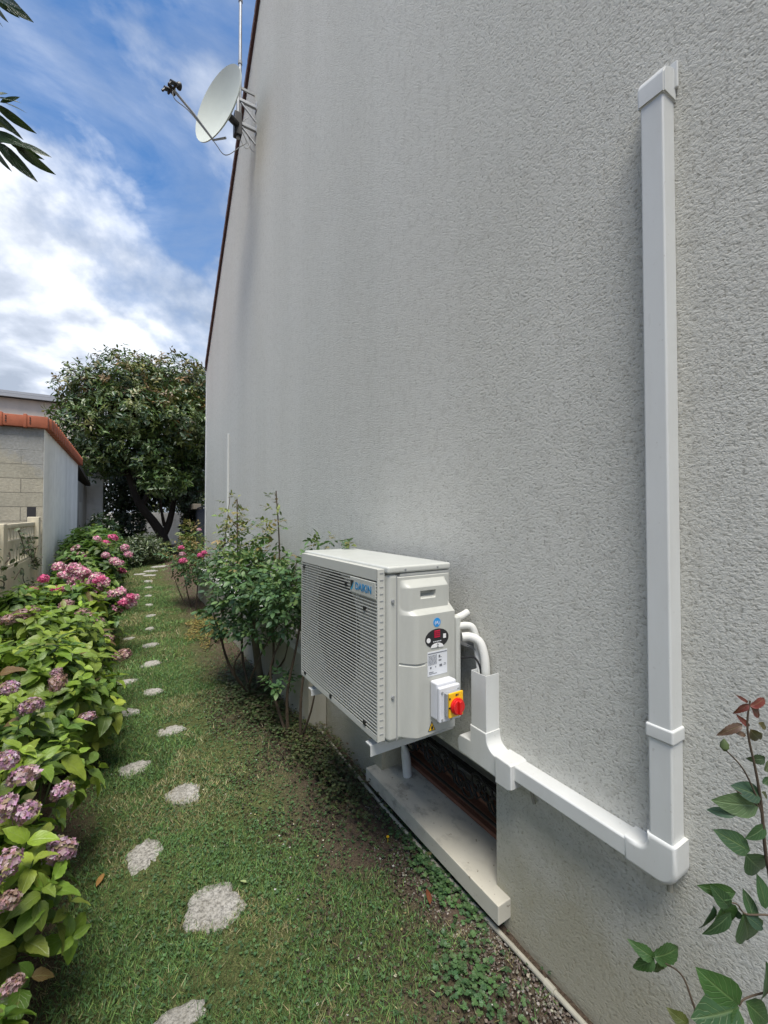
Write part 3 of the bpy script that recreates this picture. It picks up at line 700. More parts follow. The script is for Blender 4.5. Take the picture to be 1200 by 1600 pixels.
# ------------------------------------------------------------------ left side: shed, fence, buildings
def block_mat():
    m = Mt('concrete_blocks', .95, spec=.15)
    br_ = m.N.new('ShaderNodeTexBrick'); v = m.N.new('ShaderNodeCombineXYZ'); m.L.new(m.xyz('X'), v.inputs[0]); m.L.new(m.xyz('Z'), v.inputs[1]); m.L.new(v.outputs[0], br_.inputs['Vector'])
    for k_, v_ in (('Scale', 1.0), ('Mortar Size', .006), ('Brick Width', .5), ('Row Height', .2), ('Mortar Smooth', .2)): br_.inputs[k_].default_value = v_
    br_.inputs['Color1'].default_value = (.46, .42, .33, 1); br_.inputs['Color2'].default_value = (.36, .34, .27, 1); br_.inputs['Mortar'].default_value = (.25, .235, .19, 1)
    patch = m.ramp(m.math('ADD', m.math('MULTIPLY', m.noise(2.2, 4, .6), .9), m.math('MULTIPLY', m.xyz('Z'), .42)), [(1.50, 0.0), (1.0, 0.0)] if False else [(.0, 0.0), (1.0, 0.0)])
    z = m.xyz('Z'); x = m.xyz('X')
    pf = m.math('ADD', m.math('MULTIPLY', m.math('SUBTRACT', z, 2.38), 6.0), m.math('MULTIPLY', m.math('ADD', x, .28), 4.0)); pf = m.math('ADD', pf, m.math('MULTIPLY', m.math('SUBTRACT', m.noise(7, 3), .5), 3.0), True)
    c = m.mix(pf, br_.outputs['Color'], (.33, .33, .31)); c = m.mix(m.ramp(m.noise(30, 5, .7), [(.4, 0.0), (.75, .45)]), c, (.15, .14, .11)); c = m.mix(m.ramp(m.noise(2.5, 4), [(.5, 0.0), (.75, .5)]), c, (.16, .155, .13))
    m.bump(m.math('ADD', m.noise(45, 5, .7), m.math('MULTIPLY', br_.outputs['Fac'], -1.2)), .8, .012); return m.color(c).m
SYA, SYB, SXW, SZ = 7.70, 12.75, -1.0, 2.92
sh = thing('garden_shed', 'low shed with block end wall, streaked white side wall and red tiled edge', 'shed', (SXW, SYA, 0))
b = MB(); b.box(-4.5, SXW-.004, SYA, SYA+.15, -.2, SZ-.004); b.build('block_wall', block_mat(), sh, 0)
b = MB(); b.box(SXW-.2, SXW, SYA+.004, SYB, -.2, SZ); b.box(-4.5, SXW-.21, SYA+.155, SYB, -.2, SZ-.01)
b.build('side_wall', smooth_render('streaked_white', (.90, .88, .81), (.56, .54, .48), .5, 1.3), sh, 0)
tile_m = simple('red_clay_tile', (.36, .105, .05), .8, var=.22, sc=10, bump=.4)
b = MB()
for k in range(14):                                           # edge tiles across the end wall
    x1 = SXW+.05-k*.26; b.box(x1-.262, x1-.004, SYA-.07, SYA+.05, SZ+.0, SZ+.165-.002*k, .008); b.box(x1-.275, x1-.235, SYA-.082, SYA+.06, SZ-.01, SZ+.182, .008)
for k in range(20):                                           # edge tiles down the long side
    y0_ = SYA+.06+k*.255; b.box(SXW-.06, SXW+.075, y0_, y0_+.25, SZ+.0, SZ+.16, .008); b.box(SXW-.07, SXW+.086, y0_+.21, y0_+.262, SZ-.008, SZ+.178, .008)
b.build('edge_tiles', tile_m, sh)
b = MB(); b.box(-4.5, SXW-.071, SYA+.07, SYB, SZ+.005, SZ+.14); b.build('roof', tile_m, sh)
b = MB()
for x in (-1.13, -1.63):
    b.box(x-.05, x+.05, SYA-.004, SYA+.02, 1.60, 1.80)
build_each(b, 'vent_opening', M_DARK, sh)
b = MB()
for k in range(3):
    for dx in (.10, .36, .68): b.disc((SXW-.05-dx, SYA-.075, SZ+.06+.035*k), (0, 1, 0), .008, .012, 8)
build_each(b, 'nail_hole', M_DARK, sh)
ob = thing('outbuilding', 'recessed grey rendered outbuilding wall with a narrow door past the shed', 'outbuilding', (-1.0, 13, 0))
b = MB(); b.box(-4, -1.10, SYB+.01, 17.2, -.2, 2.62); b.build('wall', smooth_render('grey_old_render', (.33, .32, .29), (.18, .17, .15), .8), ob, 0)
b = MB(); b.poly([(-1.0, SYB+.02, 3.02), (-1.0, 17.2, 2.75), (-4, 17.2, 2.75), (-4, SYB+.02, 3.02)]); b.poly([(-1.0, SYB+.02, 2.92), (-1.0, 17.2, 2.65), (-4, 17.2, 2.65), (-4, SYB+.02, 2.92)]); b.poly([(-1.0, SYB+.02, 2.92), (-1.0, SYB+.02, 3.02), (-1.0, 17.2, 2.75), (-1.0, 17.2, 2.65)])
b.build('roof', simple('dark_roof_edge', (.06, .05, .045), .8), ob, 0)
b = MB(); b.box(-1.10, -1.085, 14.4, 15.3, .2, 2.05, .004); b.build('door', smooth_render('door_pale', (.42, .40, .36)), ob)
pw = MB(); pw.box(-1.6, -.66, 17.3, 17.6, -.2, 3.35, .01); tag(pw.build('boundary_pillar', smooth_render('white_pillar', (.80, .80, .78), amt=.25)), 'tall white rendered pillar at the end of the outbuilding', 'pillar')
nb = thing('neighbour_house', 'pale pink house front with grey gutter rising behind the shed roof', 'house', (-6, 24, 0))
b = MB(); b.box(-16, -1.2, 24, 30, -.2, 6.75); b.build('wall', smooth_render('pale_pink', (.58, .50, .43), (.42, .38, .34), .4), nb, 0)
b = MB(); b.box(-16.2, -1.0, 23.75, 30, 6.92, 7.02); b.box(-16.2, -1.0, 23.7, 23.85, 6.76, 6.90); b.build('gutter_and_eave', simple('slate_gutter', (.30, .31, .33), .6), nb, 0)
b = MB(); b.poly([(-16.2, 23.8, 7.03), (-1, 23.8, 7.03), (-1, 27, 7.5), (-16.2, 27, 7.5)]); b.build('roof', simple('slate_roof', (.12, .12, .13), .7), nb, 0)
# concrete fence
cf = thing('concrete_fence', 'weathered cream concrete fence with pointed openings beside the block shed', 'fence', (-1.0, 6.3, 0))
fm = smooth_render('old_concrete', (.66, .60, .46), (.34, .31, .21), .6, 2, .6)
b = MB(); b.box(-1.10, -1.05, 1.2, 7.6, -.1, 1.12, .004); b.build('lower_slabs', fm, cf)
b = MB()
for y in (7.52, 5.55, 3.58, 1.61): b.box(-1.14, -1.01, y-.07, y+.07, -.1, 1.66 if y > 7 else 1.60, .01)
build_each(b, 'post', fm, cf)
b = MB()
for y0_ in (5.62, 3.65, 1.68):
    nY = 12; wd_ = (1.83)/nY
    b.box(-1.10, -1.055, y0_+.003, y0_+1.827, 1.54, 1.59, .004); b.box(-1.095, -1.06, y0_+.003, y0_+1.827, 1.385, 1.415, .003); b.box(-1.095, -1.06, y0_+.003, y0_+1.827, 1.122, 1.15, .003)
    for k in range(nY+1):
        yc = y0_+.003+k*(1.824/nY); lo, hi = max(yc-.024, y0_+.003), min(yc+.024, y0_+1.827)
        b.box(-1.092, -1.063, lo, hi, 1.4155, 1.5395, .003)
        if k < nY:                                           # pointed arch web between two bars
            ya, yb = yc, yc+1.824/nY; ym = (ya+yb)/2
            b.prism_x([(ya, 1.150), (ya+.030, 1.150), (ya+.034, 1.22), (ym, 1.37), (ym, 1.385), (ya, 1.385)], -1.092, -1.063); b.prism_x([(yb, 1.150), (yb, 1.385), (ym, 1.385), (ym, 1.37), (yb-.034, 1.22), (yb-.030, 1.150)], -1.092, -1.063)
b.build('pierced_panels', fm, cf)
# end of the garden
gw = MB(); gw.box(-2.0, 5.5, 21, 21.25, -.1, 1.78, .01); tag(gw.build('garden_wall', smooth_render('white_garden_wall', (.80, .79, .75), (.3, .29, .25), .5, 1.2)), 'low white rendered wall closing the end of the garden', 'wall')
mf = thing('metal_fence', 'dark blue grey ribbed metal fence beyond the house corner', 'fence', (1.75, 12, 0))
b = MB(); A_, B_ = Vector((1.62, 10.3, 0)), Vector((2.35, 18.3, 0)); n = 54
for k in range(n):
    p, q_ = A_.lerp(B_, k/n), A_.lerp(B_, (k+.5)/n); r_ = A_.lerp(B_, (k+1)/n); dx = Vector((-.02, 0, 0))
    for a_, c_, o1, o2 in ((p, q_, 0, 0), (q_, r_, 1, 1)):
        a2, c2_ = a_+dx*o1, c_+dx*o2; b.poly([(a2.x, a2.y, 0), (c2_.x, c2_.y, 0), (c2_.x, c2_.y, 1.86), (a2.x, a2.y, 1.86)])
    b.poly([(q_.x, q_.y, 0), (q_.x+dx.x, q_.y, 0), (q_.x+dx.x, q_.y, 1.86), (q_.x, q_.y, 1.86)]); b.poly([(r_.x, r_.y, 0), (r_.x+dx.x, r_.y, 0), (r_.x+dx.x, r_.y, 1.86), (r_.x, r_.y, 1.86)])
b.build('sheet_panels', simple('slate_blue_metal', (.045, .055, .075), .5, .2), mf, 0)
b = MB(); b.tube([(1.60, 10.3, 1.90), (2.33, 18.3, 1.90)], .025, 8); b.box(1.56, 1.64, 10.2, 10.28, 0, 2.0, .005); b.build('top_rail_and_post', simple('dark_rail', (.03, .035, .045), .5), mf)
for k, (x, y, l_) in enumerate(((2.02, 15.2, 'square beige clay planter on the metal fence, nearer of two'), (2.10, 16.3, 'square beige clay planter on the metal fence, farther of two'))):
    p_ = MB(); p_.box(x-.12, x+.12, y-.15, y+.15, 1.87, 2.05, .02); tag(p_.build('planter', simple('beige_clay', (.17, .145, .11), .8)), l_, 'planter', 'planters on the metal fence')

# ------------------------------------------------------------------ stepping stones
def stone_mat():
    m = Mt('granite_slab', .9, spec=.2); a = m.vor(120, out='Color'); s_ = m.noise(75, 4, .7)
    c = m.mix(m.ramp(s_, [(.34, 0.0), (.60, 1.0)]), (.12, .115, .105), (.50, .48, .44)); c = m.mix(m.ramp(m.noise(9, 4), [(.35, .5), (.65, 0.0)]), c, (.22, .205, .165))
    m.bump(m.noise(75, 5, .75), 1, .009); return m.color(c).m
M_STONE = stone_mat(); STONES = []
stones = [(335, 1417, .128, .118, 'large pale grey stepping stone lying nearest the camera'),
          (225, 1338, .075, .125, 'long narrow half sunken stone just left of the nearest large one'),
          (288, 1240, .105, .10, 'pale round stepping stone second along the right hand row'),
          (210, 1200, .105, .075, 'rough pale stone second along the left hand row'),
          (265, 1142, .10, .085, 'pale stone third along the right hand row'),
          (202, 1113, .09, .075, 'dull grey stone third along the left hand row'),
          (239, 1081, .09, .085, 'small light stone fourth along the right hand row'),
          (195, 1066, .11, .08, 'flat grey stone fourth along the left hand row'),
          (236, 1037, .10, .10, 'pale oval stone fifth along the right hand row'),
          (235, 1008, .09, .10, 'pale oval stone sixth along the right hand row'),
          (202, 998, .07, .08, 'tiny overgrown grey stone left of the sixth right hand stone'),
          (234, 982, .06, .08, 'small light stone seventh along the right hand row'),
          (235, 962, .07, .10, 'small light stone eighth along the right hand row'),
          (233, 945, .07, .10, 'small pale stone ninth along the right hand row'),
          (232, 931, .07, .11, 'small pale stone tenth, level with the pink hydrangea blooms'),
          (232, 918, .08, .12, 'distant pale stone eleventh along the path'),
          (231, 908, .09, .13, 'distant pale stone twelfth along the path'),
          (233, 899, .14, .16, 'distant flat stone in the bare soil, front right of four'),
          (219, 897, .13, .15, 'distant flat stone in the bare soil, front left of four'),
          (236, 892, .16, .18, 'distant flat stone in the bare soil, back centre of four'),
          (249, 885, .22, .20, 'farthest flat stepping stone, right of the bare soil patch'),
          (270, 1600, .10, .05, 'stepping stone cut off by the bottom edge of the view')]
for (px, py, rx, ry, lab) in stones:
    x, y, z = on_ground(px, py); b = MB(); n = 36; ph = [rng.uniform(0, 6.28) for _ in range(4)]
    def rad(a): return 1+.10*math.sin(2*a+ph[0])+.07*math.sin(3*a+ph[1])+.06*math.sin(5*a+ph[2])+.045*math.sin(9*a+ph[3])+rng.uniform(-.05, .05)
    rd = [rad(2*math.pi*k/n) for k in range(n)]; prev = None; tilt = rng.uniform(-.03, .03, 2)
    for fr, hz in ((1.0, -.03), (.985, .001), (.93, .006), (.7, .009), (.4, .009), (.15, .010)):
        ring = [b.bm.verts.new((x+rx*fr*rd[k]*math.cos(2*math.pi*k/n), y+ry*fr*rd[k]*math.sin(2*math.pi*k/n), z+hz-.002+tilt[0]*fr*rx*math.cos(2*math.pi*k/n)+(rng.uniform(-.0018, .0018) if hz > 0 else 0))) for k in range(n)]
        if prev:
            for k in range(n): b.bm.faces.new((prev[k], prev[(k+1) % n], ring[(k+1) % n], ring[k]))
        prev = ring
    b.bm.faces.new(prev); tag(b.build('stepping_stone', M_STONE, None, 60), lab, 'stepping stone', 'stepping stones set in the lawn'); STONES.append((x, y, rx, ry))

# ------------------------------------------------------------------ lawn
def vnoise(x, y, s, seed=0):
    """cheap value noise"""
    xi, yi = np.floor(x*s).astype(int), np.floor(y*s).astype(int); fx, fy = x*s-xi, y*s-yi; fx, fy = fx*fx*(3-2*fx), fy*fy*(3-2*fy)
    def hsh(a, b_): 
        v = np.sin(a*127.1+b_*311.7+seed*74.7)*43758.5453; return v-np.floor(v)
    return (hsh(xi, yi)*(1-fx)+hsh(xi+1, yi)*fx)*(1-fy)+(hsh(xi, yi+1)*(1-fx)+hsh(xi+1, yi+1)*fx)*fy
def fb(x, y, s, seed=0): return .55*vnoise(x, y, s, seed)+.3*vnoise(x, y, s*2.3, seed+1)+.15*vnoise(x, y, s*5.1, seed+2)
def soilness(x, y):
    n = fb(x, y, 3.0, 5)-.5
    a = (x-.66+.16*np.clip(y-1.9, 0, 2.5))*3.6+n*3.6; a = np.where(y > 4.2, a-1.2, a)
    b_ = (-.10-x)*6+n*2; far = np.clip((y-11)*.6, 0, 1)*(np.clip((13.5-y), 0, 1))
    return np.clip(np.maximum(np.maximum(a, b_), far), 0, 1)
def off_stones(x, y, k=.76):
    ok = np.ones(len(x), bool)
    for (sx, sy, rx, ry) in STONES: ok &= ((x-sx)/rx)**2+((y-sy)/ry)**2 > k*k
    return ok
def blades(n, ya, yb, xa, xb, hh, ww):
    x = rng.uniform(xa, xb, n); y = rng.uniform(ya, yb, n)
    keep = (rng.uniform(0, 1, n) > soilness(x, y)*.93) & off_stones(x, y) & (rng.uniform(0, 1, n) < .35+1.2*fb(x, y, 9, 2)); x, y = x[keep], y[keep]; n = len(x)
    a = rng.uniform(0, 6.283, n); ln = hh*rng.uniform(.45, 1.35, n)*(1+.5*(fb(x, y, 4, 9)-.5)); lean = rng.uniform(.2, 1.2, n)*ln; a2 = rng.uniform(0, 6.283, n)
    P = np.stack([x, y, gz(y)-.004], 1); sd_ = np.stack([np.cos(a), np.sin(a), 0*a], 1)*ww*rng.uniform(.6, 1.3, (n, 1))
    le = np.stack([np.cos(a2)*lean, np.sin(a2)*lean, ln*.85], 1)
    V = np.stack([P-sd_, P+sd_, P+le*.55+sd_*.7+np.array([0, 0, .1])*ln[:, None]*.5, P+le], 1).reshape(-1, 3)
    k = np.arange(n)*4; F = np.concatenate([np.stack([k, k+1, k+2], 1), np.stack([k, k+2, k+3], 1)])
    c = jit([(.125, .225, .062), (.095, .19, .058), (.175, .25, .075), (.11, .205, .08)], n, .5)*(.72+.6*fb(x, y, 5, 31))[:, None]
    dry = (fb(x, y, 2.2, 14) > .55) & (rng.uniform(0, 1, n) < .55) | (rng.uniform(0, 1, n) < .07); c[dry] = jit([(.32, .29, .14), (.26, .25, .11), (.38, .35, .20)], dry.sum(), .3)
    return V, F, np.repeat(c, 4, 0), np.zeros((len(V), 2))
P_ = [blades(130000, .95, 2.7, -.35, 1.32, .024, .0016), blades(90000, 2.7, 5.2, -.3, 1.25, .028, .0023), blades(60000, 5.2, 10.5, -.4, 1.3, .034, .0036), blades(22000, 10.5, 19, -1.0, 3.5, .045, .006)]
V, F, T, U = merge(P_); tag(link_mesh('grass', np_mesh('grass', V, F, T), M_GRASS), kind='stuff', label='short mown green grass of the narrow lawn', cat='grass')
# clover and small weeds
CL = (np.array([(0, 0, 0), (.55, .35, .12), (.4, .95, .05), (0, .85, 0), (-.4, .95, .05), (-.55, .35, .12)], float), np.array([(0, 1, 2, 3), (0, 3, 4, 5)]), np.array([(.5, 0), (1, .3), (.8, 1), (.5, .9), (.2, 1), (0, .3)], float))
def weeds(cx, cy_, sx, sy, n, size, cols, hgt=.02, lim=None):
    x = cx+rng.normal(0, sx, n); y = cy_+rng.normal(0, sy, n); k = (x < D-.01) & (x > -1) & off_stones(x, y, 1.02); x, y = x[k], y[k]; n = len(x)
    a = rng.uniform(0, 6.283, n); zz = gz(y)+rng.uniform(.003, 1, n)*hgt; parts = []; c = jit(cols, n, .35)
    for j in range(3):
        an = a+j*2.094; d = np.stack([np.cos(an), np.sin(an), rng.uniform(-.25, .35, n)], 1); up = np.stack([rng.normal(0, .25, n), rng.normal(0, .25, n), np.ones(n)], 1)
        parts.append(instance(CL, np.stack([x, y, zz], 1), frames(d, up), size*rng.uniform(.6, 1.3, n), c))
    return merge(parts)
GRN = [(.065, .14, .045), (.09, .17, .06), (.045, .105, .04)]
nC = 5200; xc = rng.uniform(-.15, 1.15, nC)
P_ = [weeds(.45, 2.2, .5, .9, 6500, .007, GRN, .018), weeds(.6, 4.2, .4, 1.0, 2200, .009, GRN, .02)]
V, F, T, U = merge(P_); tag(link_mesh('clover', np_mesh('clover', V, F, T, U), M_LEAF_R), kind='stuff', label='small clover leaves dotted through the short lawn', cat='clover')
x1, y1_, _ = on_ground(690, 1375); x2, y2_, _ = on_ground(735, 1530); x3, y3_, _ = on_ground(560, 1190); x4, y4_, _ = on_ground(640, 1300)
for nm, cx, cy_, a_, b_, n_, s_, lab in (('weed_patch', x1, y1_, .05, .13, 330, .013, 'round leaved green weeds beside the end of the concrete sill'), ('weed_patch', x2, y2_, .055, .08, 170, .013, 'small clump of green weeds in bare soil near the bottom edge'),
                                   ('weed_patch', x4, y4_, .07, .12, 200, .011, 'thin weeds growing along the middle of the concrete sill')):
    V, F, T, U = weeds(cx, cy_, a_, b_, n_, s_, GRN, .03); tag(link_mesh(nm, np_mesh(nm, V, F, T, U), M_LEAF_R), lab, 'weeds', None, 'stuff')
# brown creeping growth below the roses
V, F, T, U = merge([weeds(1.14, 2.75, .08, .33, 2600, .012, [(.075, .085, .032), (.075, .052, .032), (.09, .12, .04), (.05, .075, .03)], .10), weeds(1.04, 3.9, .12, .42, 2600, .014, [(.065, .09, .035), (.07, .055, .03), (.08, .125, .045)], .08)])
tag(link_mesh('ground_cover', np_mesh('ground_cover', V, F, T, U), M_LEAF_R), kind='stuff', label='dark brown and green creeping ground cover under the rose bushes', cat='ground cover')
# gravel and crumbs in the bare strip
def pebbles(name, n, gx, gy, sz, cols, lab, cat, flat=.6):
    x, y = gx(n), gy(n); k = (x < D-.02) & off_stones(x, y, 1.0); x, y = x[k], y[k]; n = len(x)
    t = (1+5**.5)/2; iv = np.array([(-1, t, 0), (1, t, 0), (-1, -t, 0), (1, -t, 0), (0, -1, t), (0, 1, t), (0, -1, -t), (0, 1, -t), (t, 0, -1), (t, 0, 1), (-t, 0, -1), (-t, 0, 1)], float)/1.9
    jf = np.array([(0, 11, 5), (0, 5, 1), (0, 1, 7), (0, 7, 10), (0, 10, 11), (1, 5, 9), (5, 11, 4), (11, 10, 2), (10, 7, 6), (7, 1, 8), (3, 9, 4), (3, 4, 2), (3, 2, 6), (3, 6, 8), (3, 8, 9), (4, 9, 5), (2, 4, 11), (6, 2, 10), (8, 6, 7), (9, 8, 1)])
    d = np.stack([rng.normal(0, 1, n), rng.normal(0, 1, n), rng.normal(0, .2, n)], 1); s_ = sz*rng.uniform(.4, 1.5, (n, 1))*np.stack([rng.uniform(.6, 1.2, n), rng.uniform(.7, 1.4, n), np.full(n, flat)], 1)
    V, F, T, U = instance((iv, jf, np.zeros((12, 2))), np.stack([x, y, gz(y)+sz*.2], 1), frames(d, np.tile([[0, 0, 1.]], (n, 1))), s_, jit(cols, n, .3))
    me = np_mesh(name, V, F, T); me.polygons.foreach_set('use_smooth', np.zeros(len(me.polygons), bool)); return tag(link_mesh(name, me, tint_mat(name+'_mat', .95, 0)), kind='stuff', label=lab, cat=cat)
pebbles('gravel', 4200, lambda n: D-.03-np.abs(rng.normal(0, .12, n)), lambda n: .7+1.5*rng.uniform(0, 1, n)**1.6, .0040, [(.20, .18, .15), (.13, .11, .09), (.27, .25, .21), (.08, .065, .05), (.15, .12, .10)], 'fine grey and brown gravel at the foot of the house wall', 'gravel')
pebbles('soil_crumbs', 9000, lambda n: rng.uniform(.5, D-.03, n)**.8, lambda n: rng.uniform(.9, 4.5, n), .0045, [(.05, .038, .028), (.08, .06, .045), (.035, .028, .02)], 'dark crumbs of bare soil beside the lawn', 'soil')
pebbles('leaf_litter', 380, lambda n: rng.uniform(-.1, 1.3, n), lambda n: rng.uniform(1.0, 4.5, n), .0045, [(.45, .42, .33), (.35, .28, .14), (.5, .5, .46)], 'scattered pale scraps of dry petals on the lawn', 'litter', .15)
# fallen leaves
LB = leaf_template(6, .30, .5, .12)
def one_leaf(px, py, ln, ang, col, lab, wide=1, nm='fallen_leaf', lift=.018):
    x, y, z = on_ground(px, py); d = np.array([[math.cos(ang), math.sin(ang), .05]]); V, F, T, U = instance(LB, np.array([[x, y, z+lift]]), frames(d, np.array([[.2, 0, 1.]])), np.array([[ln*wide, ln, ln]]), np.array([col]))
    tag(link_mesh(nm, np_mesh(nm, V, F, T, U), M_LEAF_R), lab, 'leaf', 'fallen leaves')
one_leaf(150, 1392, .085, R(68), (.42, .22, .07), 'orange brown dry leaf lying left of the stepping stones')
one_leaf(672, 1420, .085, R(62), (.20, .06, .03), 'reddish brown narrow leaf lying beside the weeds near the sill')
one_leaf(385, 1385, .035, R(130), (.42, .50, .22), 'small pale green leaf at the right edge of the nearest stone', 1.6)
one_leaf(497, 1232, .035, R(10), (.30, .30, .12), 'small yellowish leaf in the dark strip below the unit', 1.6)
x, y, z = on_ground(606, 1317); b = MB(); b.tube([(x, y, z), (x, y, z+.03)], .0012, 5); b.disc((x, y, z+.032), (0, 0, 1), .007, .003, 10); tag(b.build('wild_flower', M_YELLOW), 'tiny yellow wild flower in the dark strip near the sill', 'flower')

# ------------------------------------------------------------------ hydrangeas
LH = leaf_template(12, .62, .30, .34, 1.0, .07, .05)
fl = []; ff = []
for k in range(4):
    a = k*math.pi/2; c, s_ = math.cos(a), math.sin(a); o = len(fl)
    for (u_, v_, z_) in ((0, 0, 0), (.42, .45, .10), (0, 1, .16), (-.42, .45, .10)): fl.append((u_*c-v_*s_, u_*s_+v_*c, z_))
    ff.append((o, o+1, o+2, o+3))
FT = (np.array(fl), np.array(ff), np.zeros((16, 2)))
def bloom_mesh(cols, R_=.062, n=210, squash=.8):
    i = np.arange(n)+.5; phi = np.arccos(1-1.55*i/n); th = math.pi*(1+5**.5)*i
    d = np.stack([np.cos(th)*np.sin(phi), np.sin(th)*np.sin(phi), np.cos(phi)], 1); P = d*R_*rng.uniform(.66, 1.10, (n, 1))*np.array([1, 1, squash])
    up = unit(d+rng.normal(0, .42, (n, 3))); tang = unit(np.cross(up, rng.normal(0, 1, (n, 3))))
    V, F, T, U = instance(FT, P, frames(tang, up), R_*.20*rng.uniform(.7, 1.3, n), jit(cols, n, .38)); me = np_mesh('bloom', V, F, T); me.polygons.foreach_set('use_smooth', np.zeros(len(me.polygons), bool)); me.materials.append(M_PETAL); return me
MAUVE = [(.44, .26, .36), (.34, .18, .26), (.56, .42, .48), (.24, .14, .12), (.46, .32, .33), (.32, .26, .15)]
PINK = [(.60, .24, .36), (.68, .38, .46), (.74, .58, .58), (.50, .18, .30), (.62, .55, .42)]
HOT = [(.62, .11, .25), (.68, .22, .34), (.52, .08, .22)]
DRY = [(.30, .20, .16), (.36, .20, .22), (.24, .15, .10), (.42, .30, .28)]
BM = {k: [bloom_mesh(c) for _ in range(3)] for k, c in (('mauve', MAUVE), ('pink', PINK), ('hot', HOT), ('dry', DRY))}
def leaf_cloud(lobes, nshoot, size, cols, T, pairs=3, inner=.55, up=.55, old=None, oldf=.04, mat=None, rate=None, droop=.15, cull=None):
    """shoots spread over ellipsoid lobes; each ends in opposite pairs of leaves. returns arrays + tips"""
    vol = np.array([l[3]*l[5]+l[4]*l[5]+l[3]*l[4] for l in lobes]); pr = vol/vol.sum(); parts = []
    k = rng.choice(len(lobes), nshoot, p=pr); Lb = np.array([l[:6] for l in lobes])[k]
    d = unit(rng.normal(0, 1, (nshoot, 3))); d[:, 2] = np.where(d[:, 2] < -.35, -d[:, 2], d[:, 2])
    rr = np.where(rng.uniform(0, 1, nshoot) < .72, rng.uniform(.88, 1.06, nshoot), rng.uniform(inner, .9, nshoot))
    P = Lb[:, :3]+d*Lb[:, 3:6]*rr[:, None]
    nrm = unit(d/Lb[:, 3:6]); ax = unit(nrm*(1-up)+np.array([0, 0, up])+rng.normal(0, .16, (nshoot, 3)))
    if cull is not None: m_ = cull(P); P, ax, nrm = P[m_], ax[m_], nrm[m_]
    n = len(P); sc_ = size*rng.uniform(.75, 1.25, n); side = unit(np.cross(ax, rng.normal(0, 1, (n, 3)))); side2 = np.cross(ax, side); base = jit(cols, n, .22)
    for p in range(pairs):
        for sg in (1, -1):
            sdv = (side if p % 2 == 0 else side2)*sg+rng.normal(0, .13, (n, 3)); lift = .62-.32*p-droop*p
            dv = unit(sdv+ax*(lift+rng.normal(0, .18, n))[:, None]); s_ = sc_*(.55+.22*p)*rng.uniform(.8, 1.15, n)
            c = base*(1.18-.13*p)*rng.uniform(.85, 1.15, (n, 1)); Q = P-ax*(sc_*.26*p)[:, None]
            if old is not None: o_ = rng.uniform(0, 1, n) < oldf; c[o_] = jit(old, int(o_.sum()), .2)
            parts.append(instance(T, Q, frames(dv, ax+rng.normal(0, .2, (n, 3))), s_, c))
    return merge(parts), P, ax
HCOL = [(.19, .30, .035), (.22, .32, .035), (.12, .21, .035), (.27, .35, .045), (.085, .165, .035), (.19, .27, .04)]
HDK = [(.075, .15, .032), (.10, .18, .035), (.06, .125, .030), (.13, .20, .04)]
def hydrangea(lab, base, lobes, nsh, size, cols, blooms, old=.03):
    t = thing('hydrangea', lab, 'hydrangea', (base[0], base[1], ground_z(base[1])), 'hydrangeas along the left side of the lawn')
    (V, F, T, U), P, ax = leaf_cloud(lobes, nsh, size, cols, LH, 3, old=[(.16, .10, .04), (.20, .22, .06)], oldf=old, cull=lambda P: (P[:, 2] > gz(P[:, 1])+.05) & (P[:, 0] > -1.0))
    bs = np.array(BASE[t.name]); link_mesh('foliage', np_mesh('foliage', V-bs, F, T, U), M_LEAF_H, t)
    b = MB(); idx = rng.choice(len(P), min(len(P), 110), replace=False); gzb = ground_z(base[1])
    for i in idx:
        p = Vector(P[i]); a_ = Vector(ax[i]); r0 = Vector((base[0]+(p.x-base[0])*.35+rng.normal(0, .05), base[1]+(p.y-base[1])*.45+rng.normal(0, .05), gzb)); b.tube([r0, r0.lerp(p, .5)+Vector((0, 0, .03)), p-a_*.09, p], [.005, .004, .003, .002], 5, False)
    b.build('stems', M_STEMG, t)
    for (x, y, z, s_, kind) in blooms:
        o = link_mesh('flower_head', BM[kind][rng.integers(0, 3)], None, t, (x, y, z)); s_ *= .82; o.scale = (s_*rng.uniform(.8, 1.15), s_*rng.uniform(.8, 1.15), s_*rng.uniform(.8, 1.05)); o.rotation_euler = (rng.uniform(-.5, .3), rng.uniform(-.3, .5), rng.uniform(0, 6))
    return t
def at(px, py, depth):
    """a point seen at this pixel of the photograph, depth metres along the view axis (used while laying plants out)"""
    d = cR*((px-600)/FPX)+cF+cU*((791-py)/FPX); p = Vector((0, 0, CAM_H))+d*depth; return (p.x, p.y, p.z)
def B(lst): return [(*at(px, py, dp), s_, k) for (px, py, dp, s_, k) in lst]
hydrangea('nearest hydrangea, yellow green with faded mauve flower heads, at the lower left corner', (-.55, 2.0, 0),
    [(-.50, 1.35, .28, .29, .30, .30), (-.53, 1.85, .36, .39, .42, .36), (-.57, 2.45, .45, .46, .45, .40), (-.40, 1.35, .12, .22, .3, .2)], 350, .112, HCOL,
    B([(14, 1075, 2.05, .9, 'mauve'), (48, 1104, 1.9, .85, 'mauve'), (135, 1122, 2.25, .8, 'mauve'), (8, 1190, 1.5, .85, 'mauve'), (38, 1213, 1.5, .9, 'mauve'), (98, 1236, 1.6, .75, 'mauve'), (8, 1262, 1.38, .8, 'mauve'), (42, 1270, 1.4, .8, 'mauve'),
       (92, 1329, 1.42, .85, 'mauve'), (8, 1352, 1.25, .8, 'mauve'), (12, 1408, 1.22, .6, 'dry'), (90, 1066, 2.3, .95, 'dry'), (20, 1540, 1.05, .5, 'dry'), (88, 1050, 2.4, .6, 'mauve')]), .04)
